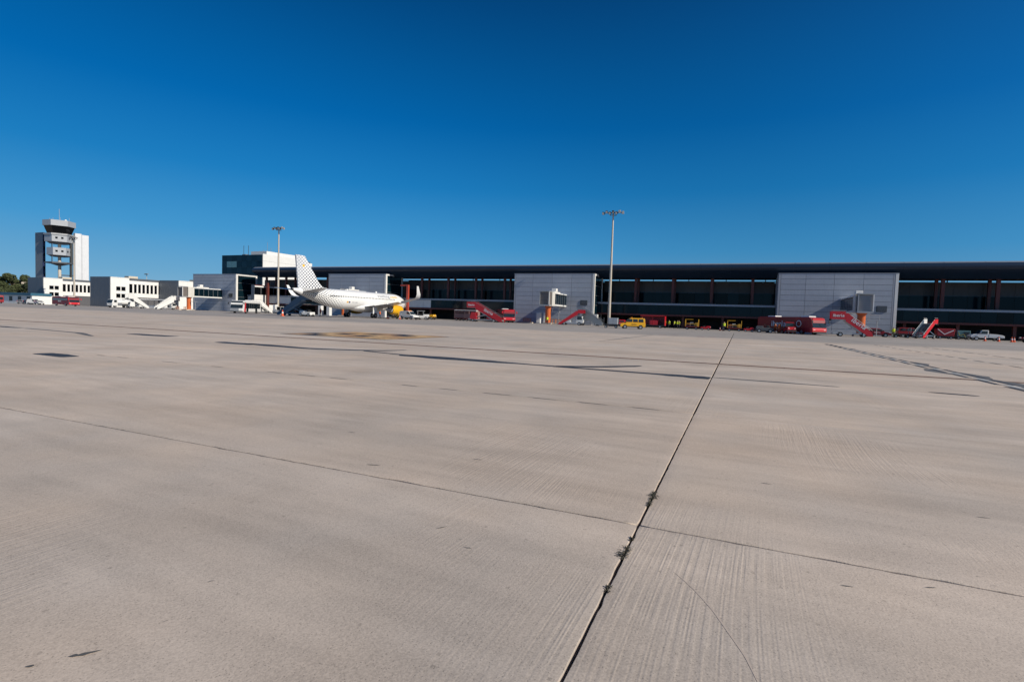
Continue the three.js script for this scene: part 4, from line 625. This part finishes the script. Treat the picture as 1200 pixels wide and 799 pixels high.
const poses = [0, 1].map((k) => {
  const st = k ? .26 : .06, arm = k ? .22 : .04, H = [];                     // standing, or mid stride
  const bones = [[[0, .95, -.08], [0, .95, .08], .135, .135], [[0, 1.0, 0], [0, 1.38, 0], .135, .165, .72], [[0, 1.40, -.15], [0, 1.40, .15], .07, .07], [[0, 1.42, 0], [.01, 1.54, 0], .055, .05], [[.01, 1.6, 0], [.02, 1.66, 0], .085, .095], [[.1, 1.615, 0], [.115, 1.60, 0], .014, .012]];
  for (const s of [-1, 1]) { const f = s * st; bones.push([[0, .93, s * .09], [f * .6 + .03, .50, s * .1], .088, .058], [[f * .6 + .03, .50, s * .1], [f * (s > 0 ? 1 : 1.1) - (f < 0 ? .05 : 0), .09, s * .1], .056, .038], [[f - (f < 0 ? .05 : 0), .06, s * .1], [f + .14, .045, s * .11], .045, .035], [[0, 1.40, s * .19], [-f * .5, 1.13, s * .235], .052, .042], [[-f * .5, 1.13, s * .235], [-f * .5 + arm, .92 + arm * .3, s * .22], .04, .03]);
    const hx = -f * .5 + arm, hy = .92 + arm * .3, hz = s * .22; bones.push([[hx, hy, hz], [hx + .02, hy - .07, hz], .034, .03]); const hb = []; for (let q = 0; q < 4; q++) hb.push([[hx + .045 - q * .02, hy - .09, hz], [hx + .05 - q * .02, hy - .145 - (q === 1 || q === 2 ? .012 : 0), hz - s * .008], .009, .008]); hb.push([[hx, hy, hz], [hx + .02, hy - .07, hz], .034, .03]); hb.push([[hx + .03, hy - .03, hz - s * .02], [hx + .06, hy - .08, hz - s * .035], .01, .008]); H.push(meshField(capsuleField(hb), [hx + .02, hy - .07, hz], .115, 40)); bones.push([[.01, 1.62, s * .085], [.0, 1.635, s * .095], .02, .014]); }
  const body = mergeGeometries([meshField(capsuleField(bones), [0, .88, 0], .96, 88), ...H]);
  const vest = meshField((x, y, z) => Math.max(capsuleField([[[0, 1.0, 0], [0, 1.38, 0], .16, .185, .72], [[0, 1.40, -.15], [0, 1.40, .15], .085, .085]])(x, y, z), .93 - y, y - 1.475, Math.hypot(x, z) < .075 ? 1 : -1), [0, 1.2, 0], .34, 44);
  const hair = meshField((x, y, z) => Math.max(Math.hypot(x + .004, (y - 1.655) * .96, z) - .108, 1.63 - y - (x < 0 ? .06 : -.03)), [0, 1.66, 0], .16, 30);
  return { body, vest, hair };
});
const skinC = [.45, .27, .18];
function person(u, v, turn, pose, label, vestC, trouser, top, hairC = [.02, .015, .012]) {
  const t = thing('person', label, 'person', u, v, turn, 'ramp workers'), g = poses[pose].body.clone(), p = g.attributes.position, col = new Float32Array(p.count * 3);
  for (let i = 0; i < p.count; i++) { const y = p.getY(i), z = Math.abs(p.getZ(i)), c = y < .1 ? [.015, .015, .015] : y < .97 && z < .19 ? trouser : y > 1.5 || y < 1.0 && z >= .19 ? skinC : top; col.set(c, 3 * i); }
  g.setAttribute('color', new THREE.BufferAttribute(col, 3)); const uv = new Float32Array(p.count * 2); g.setAttribute('uv', new THREE.BufferAttribute(uv, 2));
  part('body', g, new THREE.MeshStandardMaterial({ vertexColors: true, roughness: .85 }), t, true);
  if (vestC) part('vest', poses[pose].vest, mt(...vestC, .7), t); part('hair', poses[pose].hair, mt(...hairC, .8), t); return t;
}

// ---------------------------------------------------------------- buses
const RAD = (d) => d * D2R;
apronBus('airport_bus', 'long dark red airport bus with a round white emblem on its side', 'bus', 8.7, 108.9, RAD(-52), { L: 13.4, W: 2.95, H: 3.0, body: M.darkRed, front: M.redPaint, panes: 7, blind: true, sign: 'iberia', signX: -1.2, signH: .95, signY: 1.75, ring: true, mirror: M.blackPlastic, box: M.redPaint, roofBoxes: [-3.9, 4.1], group: 'airport buses' });
apronBus('airport_bus', 'red bus with a pale front parked against the red stairs', 'bus', -50.2, 113.0, RAD(-58), { L: 11.5, W: 2.7, H: 3.0, body: M.darkRed, front: M.redPaint, panes: 6, blind: true, mirror: M.redPaint, box: M.redPaint, roofBoxes: [-2], group: 'airport buses' });
apronBus('airport_bus', 'red airport bus in front of the white wing by the control tower', 'bus', -201.6, 100.5, RAD(-3), { L: 10.8, W: 2.9, H: 2.95, body: M.darkRed, front: M.redPaint, panes: 7, wh: .6, wy: 2.1, sign: 'iberia', signY: 1.5, signX: -.5, mirror: M.redPaint, group: 'airport buses' });
apronBus('airport_bus', 'dark red bus parked by the blue-roofed shed', 'bus', -249.5, 102, RAD(170), { L: 12, W: 2.8, H: 2.9, body: M.darkRed, panes: 7, wh: .8, group: 'airport buses' });
{ const b = apronBus('airport_bus', 'white airport bus with a dark windscreen and a red stripe', 'bus', -111.2, 93.2, RAD(-60), { L: 11.8, W: 2.9, H: 3.05, body: M.whitePaint, panes: 7, wh: 1.3, wy: 1.85, doors: [3.2, -2.6], tallScreen: true, box: M.screen, group: 'airport buses', roofBoxes: [-2.2] }); for (const s of [-1, 1]) part('red_stripe', prism([[4.2, .42], [5.2, .42], [4.7, 2.6], [4.1, 2.6]], s > 0 ? 1.455 : -1.475, s > 0 ? 1.475 : -1.455), M.redPaint, b); part('grey_front', bx(.03, .75, 1.9, 5.92, .85, .45), mt(.25, .27, .3, .5), b); }

// ---------------------------------------------------------------- cars and vans
smallCar('service_van', 'bright yellow service van with a roof beacon bar', 'van', -16.7, 91, RAD(197), { kind: 'van', L: 4.2, W: 1.75, H: 1.84, paint: M.yellow, beacon: M.lampAmber, bumper: M.blackPlastic, sign: 'AENA', signMat: mt(.35, .16, .01, .6) });
smallCar('service_van', 'white service van beside the airliner engine', 'van', -66.9, 98, RAD(-8), { kind: 'van', L: 4.3, W: 1.75, H: 1.85, paint: M.whitePaint, sideGlass: 1, beacon: M.lampAmber });
smallCar('parked_car', 'dark red hatchback with white lettering beside the big red stairs', 'car', 22.8, 111.5, RAD(-3), { kind: 'hatch', L: 3.7, W: 1.65, H: 1.5, paint: M.darkRed, sign: 'iberia' });
smallCar('parked_car', 'red car half hidden behind the yellow van', 'car', -24.3, 116, RAD(185), { kind: 'hatch', L: 3.6, W: 1.65, H: 1.5, paint: M.redPaint });
smallCar('parked_car', 'dark red car beyond the traffic cones at the end of the stand', 'car', 44.2, 111, RAD(184), { kind: 'hatch', L: 4.0, W: 1.7, H: 1.5, paint: M.darkRed });
smallCar('parked_car', 'red van parked in the open ground floor behind the small stairs', 'van', 29.6, 120, RAD(0), { kind: 'van', L: 4.0, W: 1.7, H: 1.8, paint: M.darkRed });
smallCar('parked_car', 'small white van by the grey end wall', 'van', -232, 106, RAD(20), { kind: 'van', L: 4.2, W: 1.75, H: 1.9, paint: M.whitePaint, sideGlass: 1 });
smallCar('parked_car', 'dark blue car next to the small white van', 'car', -236.8, 107, RAD(15), { kind: 'hatch', L: 4.1, W: 1.7, H: 1.5, paint: paint(.03, .06, .11) });
smallCar('parked_car', 'white hatchback at the foot of the grey end wall', 'car', -226.6, 105, RAD(-5), { kind: 'hatch', L: 3.9, W: 1.65, H: 1.45, paint: M.whitePaint });
smallCar('parked_car', 'pale silver car at the shed door', 'car', -243.5, 108, RAD(10), { kind: 'hatch', L: 4, W: 1.7, H: 1.45, paint: paint(.5, .52, .54) });
{ // white flat-bed tow truck under the terrace
  const t = thing('tow_pickup', 'white pickup with an open rear bed behind traffic cones', 'pickup', 39.0, 115, RAD(180));
  part('bonnet', prism([[1.1, .45], [2.2, .45], [2.25, .85], [1.9, 1.05], [1.1, 1.12]], -.8, .8, .06), M.whitePaint, t); part('cab', prism([[-.2, .45], [1.15, .45], [1.15, 1.1], [.75, 1.75], [-.15, 1.78]], -.8, .8, .06), M.whitePaint, t); part('bed', prism([[-2.3, .5], [-.2, .5], [-.2, 1.15], [-1.2, 1.12], [-2.1, .98], [-2.3, .8]], -.82, .82, .05), M.whitePaint, t);
  for (const s of [-1, 1]) { part('side_window', prism([[.0, 1.15], [.95, 1.15], [.7, 1.66], [.0, 1.66]], s * .8 - .02, s * .8 + .02), M.glass, t); part('headlight', rbx(.1, .16, .3, 2.2, .8, s * .55, .03), M.lampWhite, t); part('mirror', rbx(.1, .2, .16, 1.05, 1.2, s * .9, .03), M.blackPlastic, t); }
  part('windscreen', new THREE.BoxGeometry(.03, .72, 1.35).rotateZ(.55).translate(1.0, 1.44, 0), M.screen, t); part('bumper', rbx(.18, .2, 1.6, 2.22, .45, 0, .05), M.blackPlastic, t); wheels(t, [-1.5, 1.45], .74, .34, .22);
}
{ // fuel truck
  const t = thing('fuel_truck', 'white tanker truck parked beside the white stairs', 'truck', -186.3, 108.5, RAD(-80));
  part('cab', prism([[2.2, .6], [4.0, .6], [4.1, 1.5], [3.7, 2.6], [2.2, 2.65]], -1.15, 1.15, .08), M.whitePaint, t); part('windscreen', new THREE.BoxGeometry(.05, 1.05, 1.9).rotateZ(.36).translate(3.95, 2.02, 0), M.screen, t); for (const s of [-1, 1]) { part('side_window', bx(.9, .75, .03, 3.05, 2.05, s * 1.155), M.glass, t); part('headlight', rbx(.08, .2, .35, 4.08, .95, s * .8, .03), M.lampWhite, t); }
  part('tank', new THREE.CapsuleGeometry(.95, 4.2, 6, 20).rotateZ(Math.PI / 2).scale(1, .92, 1.1).translate(-1.0, 1.75, 0), M.whitePaint, t); part('chassis', bx(8, .3, 1.4, 0, .75, 0), M.darkMetal, t); part('hose_locker', rbx(1.3, .9, 2.2, 1.4, 1.1, 0, .05), M.greyMetal, t); for (const x of [-2.4, -.6]) part('manhole', cy(.3, .3, .2, x, 2.68, 0), M.greyMetal, t); wheels(t, [-2.9, -1.6, 3.1], .98, .46, .3);
}
// ---------------------------------------------------------------- passenger stairs
const wf = M.lightMetal, rf = mt(.55, .54, .53, .5, .3);
airStairs('air_stairs', 'big red air stairs with white lettering in front of a boarding bridge', 17.2, 99.6, RAD(180), { H: 2.75, run: 3.5, plat: 2.0, panel: M.redPaint, frame: rf, sign: 'iberia', panelH: 1.0, skirt: .2 });
airStairs('air_stairs', 'red air stairs truck with white lettering between cage carts and a red bus', -51.2, 105, RAD(180), { H: 3.1, run: 6.2, plat: 2.2, panel: M.redPaint, frame: rf, sign: 'iberia', cab: M.redPaint, panelH: 1.0, skirt: .25 });
airStairs('air_stairs', 'small red air stairs back to back with grey stairs', -33.2, 109.5, RAD(4), { H: 2.55, run: 3.9, plat: 1.3, panel: M.redPaint, frame: wf, panelH: .5, skirt: .2, cab: M.whitePaint });
airStairs('air_stairs', 'grey metal air stairs back to back with small red stairs', -29.5, 112, RAD(176), { H: 2.6, run: 4.2, plat: 1.2, panel: mt(.36, .37, .37, .5, .3), frame: M.galv, panelH: 1.0, skirt: .9 });
airStairs('air_stairs', 'narrow blue-grey air stairs with a red side panel under the terrace', 29.4, 111, RAD(52), { H: 2.6, run: 3.4, plat: 1.1, panel: M.redPaint, panel2: mt(.10, .15, .21, .5, .2), plPanel2: M.whitePaint, frame: mt(.12, .17, .24, .5, .2), panelH: .55, skirt: .1 });
airStairs('air_stairs', 'blue-grey air stairs at the rear door of the airliner', -86.3, 84.3, 0, { H: 3.35, run: 6.4, plat: 1.3, panel: mt(.10, .15, .21, .5, .2), frame: mt(.24, .3, .36, .5, .3), panelH: .9, skirt: .15 });
airStairs('air_stairs', 'white air stairs beside the tanker truck', -177.6, 108.3, RAD(-86), { H: 3.0, run: 4.6, plat: 1.6, panel: M.whitePaint, frame: M.galv, panelH: 1.0, skirt: .5, cab: M.whitePaint });
airStairs('air_stairs', 'white air stairs beside an orange boarding bridge pillar', -160.6, 106.2, RAD(86), { H: 3.0, run: 4.6, plat: 1.7, panel: M.whitePaint, frame: M.galv, panelH: 1.0, skirt: .5, cab: M.whitePaint });
airStairs('air_stairs', 'white air stairs behind the white airport bus', -128.8, 114, RAD(-90), { H: 2.6, run: 3.8, plat: 1.8, panel: M.whitePaint, frame: M.galv, panelH: .8, skirt: .3 });
// ---------------------------------------------------------------- carts, tugs, small equipment
const cartRed = mt(.16, .02, .02, .6), yelFrame = mt(.55, .30, .02, .5);
dolly('baggage_cart', 'baggage cart with yellow rails coupled behind a red tug near the workers', -8.6, 112, 0, { deck: cartRed, frame: yelFrame, top: 2.05 }); tug('tow_tug', 'red tug at the head of the cart near the workers', -6.0, 112, 0, { paint: M.redPaint }).scale.setScalar(.66);
dolly('baggage_cart', 'baggage cart with yellow rails standing before the long red bus', -.7, 111, 0, { deck: cartRed, frame: yelFrame, top: 2.05 }); tug('tow_tug', 'red tug coupled to the cart before the long red bus', 1.9, 111, 0, { paint: M.redPaint }).scale.setScalar(.66);
for (const [cx, cv, where] of [[-8.6, 112, 'the baggage cart near the workers'], [-.7, 111, 'the baggage cart before the long red bus']]) for (const [dx, dz, y, w, h, d, m, look] of [[-.8, .3, .69, .7, .45, .45, 3, 'flat tan'], [-.1, .32, .69, .62, .75, .32, 4, 'tall pale grey'], [.65, .3, .69, .7, .5, .4, 5, 'wide yellow'], [-.7, -.3, .69, .65, .65, .4, 1, 'dark red'], [.15, -.3, .69, .7, .6, .4, 0, 'black'], [.85, -.3, .69, .45, .7, .4, 5, 'narrow upright yellow']]) suitcase(cx + dx, cv + dz, y, w, h, d, rr(-.2, .2), m, `${look} suitcase on ${where}`);
tug('tow_tug', 'dark grey open tug beside the long red bus', 4.4, 105.5, RAD(180), { paint: mt(.10, .105, .11, .5) }); tug('tow_tug', 'red tug with a roof and windscreen in front of the long red bus', 8.2, 104.5, RAD(-75), { paint: M.redPaint, roof: true, roofM: M.redPaint });
tug('tow_tug', 'white open tug beside the white service van', -67.2, 104, RAD(20), { paint: M.whitePaint, roof: true, roofM: M.lightMetal }); tug('tow_tug', 'yellow tug beyond the white service van', -70.6, 112.5, RAD(0), { paint: M.yellow }); tug('tow_tug', 'yellow tug under the airliner engine', -69.9, 99.5, RAD(160), { paint: M.yellow });
tug('tow_tug', 'white tug at the foot of the rear door stairs', -81.8, 83.2, RAD(185), { paint: M.whitePaint }); tug('tow_tug', 'silver tug parked behind the white airport bus', -121.8, 113, RAD(190), { paint: mt(.5, .5, .5, .4, .2), roof: true, roofM: M.whitePaint });
cageCart('cage cart with a pale top at the end of the row', -61.9, 113, RAD(-6), M.whitePaint); cageCart('cage cart with a pale top next to the red stairs', -58.2, 111.4, RAD(-6), M.whitePaint);
dolly('flat_cart', 'black flat cart in front of the yellow van', -20.2, 90.4, RAD(10), { deck: M.blackPlastic, frame: M.blackPlastic, group: 'dark flat carts' }); dolly('flat_cart', 'dark flat cart beside the dark red hatchback', 26.2, 111.5, RAD(0), { deck: M.blackPlastic, frame: M.greyMetal, group: 'dark flat carts' });
{ // red covered cart, generator, canopy trailer
  const t = thing('covered_cart', 'red tarpaulin covered cart under the terrace', 'covered cart', 34.2, 118, 0); part('cover', prism([[-1.2, .5], [1.2, .5], [1.35, 1.75], [1.2, 1.85], [-1.3, 1.85], [-1.4, 1.7]], -.75, .75, .08), M.darkRed, t); part('deck', bx(2.6, .12, 1.5, 0, .42, 0), M.darkMetal, t); wheels(t, [-.8, .8], .62, .22, .15); part('tow_bar', bar([1.3, .4, 0], [2, .35, 0], .07), M.darkMetal, t); part('strap', prism([[-1.25, 1.7], [-1.15, 1.75], [-.2, .9], [1.1, 1.65], [1.1, 1.5], [-.2, .75]], .76, .78), M.letter, t);
  const g = thing('ground_power_unit', 'teal ground power unit with cables under the terrace', 'generator', 36.8, 118, 0); part('housing', rbx(1.9, 1.2, 1.2, 0, 1.0, 0, .08), mt(.10, .2, .22, .5), g); part('grille', bx(.8, .6, .04, .4, 1.05, .61), M.darkMetal, g); part('chassis', bx(2.2, .14, 1.2, 0, .38, 0), M.darkMetal, g); wheels(g, [-.7, .7], .56, .26, .16); part('cable', tube([[-.8, 1.3, .65], [-.6, .7, .75], [-.1, .95, .7], [.2, .5, .75]], .05), mt(.25, .22, .03, .7), g);
  const c = thing('canopy_trailer', 'red canopy trailer with a bright end panel behind the yellow van', 'trailer', -17.0, 117, 0); part('roof', bx(5.2, .16, 2.0, 0, 2.6, 0), M.redPaint, c); part('end_panel', bx(.1, 2.1, 2.0, 2.55, 1.6, 0), M.redPaint, c); part('back_panel', bx(5, 1.9, .08, 0, 1.6, -.95), M.darkRed, c); for (const x of [-2.45, 0]) part('post', bx(.1, 2.0, .1, x, 1.55, .92), M.darkRed, c); part('deck', bx(5.1, .16, 2, 0, .52, 0), M.darkMetal, c); wheels(c, [-1.6, 1.6], .86, .3, .2); part('locker', rbx(1.8, 1.1, 1.0, .2, 1.15, .3, .06), M.redPaint, c); part('tow_bar', bar([-2.5, .5, 0], [-3.4, .4, 0], .08), M.darkMetal, c);
  const e = thing('equipment_cabinet', 'pale grey equipment cabinet at the foot of the light mast', 'cabinet', -25.1, 114.5, 0); part('cabinet', rbx(2.1, 1.6, 1.1, 0, 1.05, 0, .05), mt(.42, .45, .48, .5), e); part('door', bx(.9, 1.3, .04, -.5, 1.05, .56), mt(.46, .49, .52, .5), e); part('door', bx(.9, 1.3, .04, .5, 1.05, .56), mt(.46, .49, .52, .5), e); part('stand', bx(1.9, .26, .9, 0, .13, 0), M.darkMetal, e);
  const w1 = thing('service_locker', 'tall white service locker beside the orange pillar', 'locker', -43.2, 116.5, 0, 'white service lockers'); part('body', rbx(1.0, 2.5, .9, 0, 1.3, 0, .04), M.whitePaint, w1); part('door', bx(.8, 2.1, .04, 0, 1.3, .46), POST, w1); part('plinth', bx(1.1, .1, 1.0, 0, .05, 0), M.galv, w1);
  again(w1, 'second white service locker with orange barriers beside it', -41.6, 117); again(w1, 'white service locker behind the tail of the airliner', -99.6, 106); again(w1, 'white service locker under the airliner fuselage', -96.8, 106); again(w1, 'white locker at the end of the glazed gate block wall', -30.6, 120.5); again(w1, 'low white locker beside the floodlight mast behind the airliner tail', -124.2, 114);
}
function barrier(u, v, turn, label) { const t = thing('guard_barrier', label, 'barrier', u, v, turn, 'orange guard barriers'), m = mt(.55, .2, .08, .6); for (const x of [-.7, 0, .7]) part('post', cy(.08, .08, 1.1, x, .55, 0, 'y', 10), m, t); for (const y of [.6, 1.05]) part('rail', rod([-.75, y, 0], [.75, y, 0], .05), m, t); part('kerb', bx(2.4, .24, .8, 0, .12, 0), mt(.6, .52, .42, .9), t); return t; }
const br0 = barrier(-36.2, 110.5, 0, 'orange guard barrier between a boarding bridge pillar and red stairs');
for (const [u, v, l] of [[-46.2, 116, 'orange guard barrier beside the white service lockers'], [-45, 114, 'orange guard barrier in front of the red bus'], [-154.5, 108, 'orange guard barrier by the bridge pillar and white stairs'], [-156.6, 107, 'orange guard barrier before the grey gate block of the white bus'], [-38.3, 112, 'orange guard barrier at the foot of the bridge pillar']]) again(br0, l, u, v, rr(-.1, .1));
[[-3.3, 112, 'orange cone beside the baggage cart with luggage'], [-2.7, 111.6, 'second orange cone between the two baggage carts'], [36.6, 108, 'orange cone by the front wheel of the pickup'], [38.2, 107.6, 'orange cone at the middle of the pickup'], [39.8, 107.6, 'orange cone at the tail of the pickup'], [40.4, 108.4, 'orange cone beyond the tail of the pickup'], [-67.2, 95, 'orange cone by the white service van'], [-70.9, 96, 'orange cone under the airliner wing'], [-72.4, 97.5, 'orange cone beside the yellow engine']].forEach(([u, v, l]) => cone(u, v, l));
{ const big = cone(-80.9, 76, 'tall orange cone behind the tail of the airliner'); big.scale.setScalar(1.5); }
// ---------------------------------------------------------------- people
const hv = [.62, .75, .03], orangeV = [.75, .13, .02], navy = [.012, .015, .03];
[[-14.9, 120.6, 40, 0, 'next to the red canopy trailer'], [-14.1, 121.2, -100, 1, 'second from the red canopy trailer'], [-12.9, 120.4, 170, 0, 'third from the red canopy trailer'], [-12.3, 121, -60, 1, 'fourth from the red canopy trailer'], [-11.9, 120.2, -120, 0, 'next to the luggage cart and red tug']].forEach(([u, v, a, p, l]) => person(u, v, RAD(a), p, 'person in a yellow vest under the terrace ' + l, hv, navy, [.03, .03, .04]));
person(-2.5, 109.6, RAD(-70), 0, 'person in a yellow vest standing at the second baggage cart', hv, navy, [.03, .03, .04]);
person(6.1, 105.6, RAD(-100), 0, 'person in orange working clothes by the dark grey tug', orangeV, [.5, .1, .02], [.5, .1, .02]); person(6.7, 104.6, RAD(150), 1, 'person in orange working clothes walking to the red tug', orangeV, [.45, .08, .02], [.5, .1, .02]);
person(24.9, 110.6, RAD(-80), 1, 'person in a yellow vest behind the dark red hatchback', hv, [.05, .05, .03], [.1, .09, .02]); person(-39.0, 110.6, RAD(-40), 0, 'person in a yellow vest beside the orange bridge pillar', hv, navy, [.03, .03, .04]);
person(-84.6, 90, RAD(-100), 0, 'person in a red vest under the airliner tail', [.6, .03, .02], navy, [.05, .05, .06]); person(-71.4, 93.6, RAD(20), 1, 'person in an orange vest by the yellow engine', orangeV, navy, [.03, .03, .04]);

scene.traverse((o) => { if (o.isMesh) { o.castShadow = true; o.receiveShadow = true; } });
renderer.render(scene, camera);
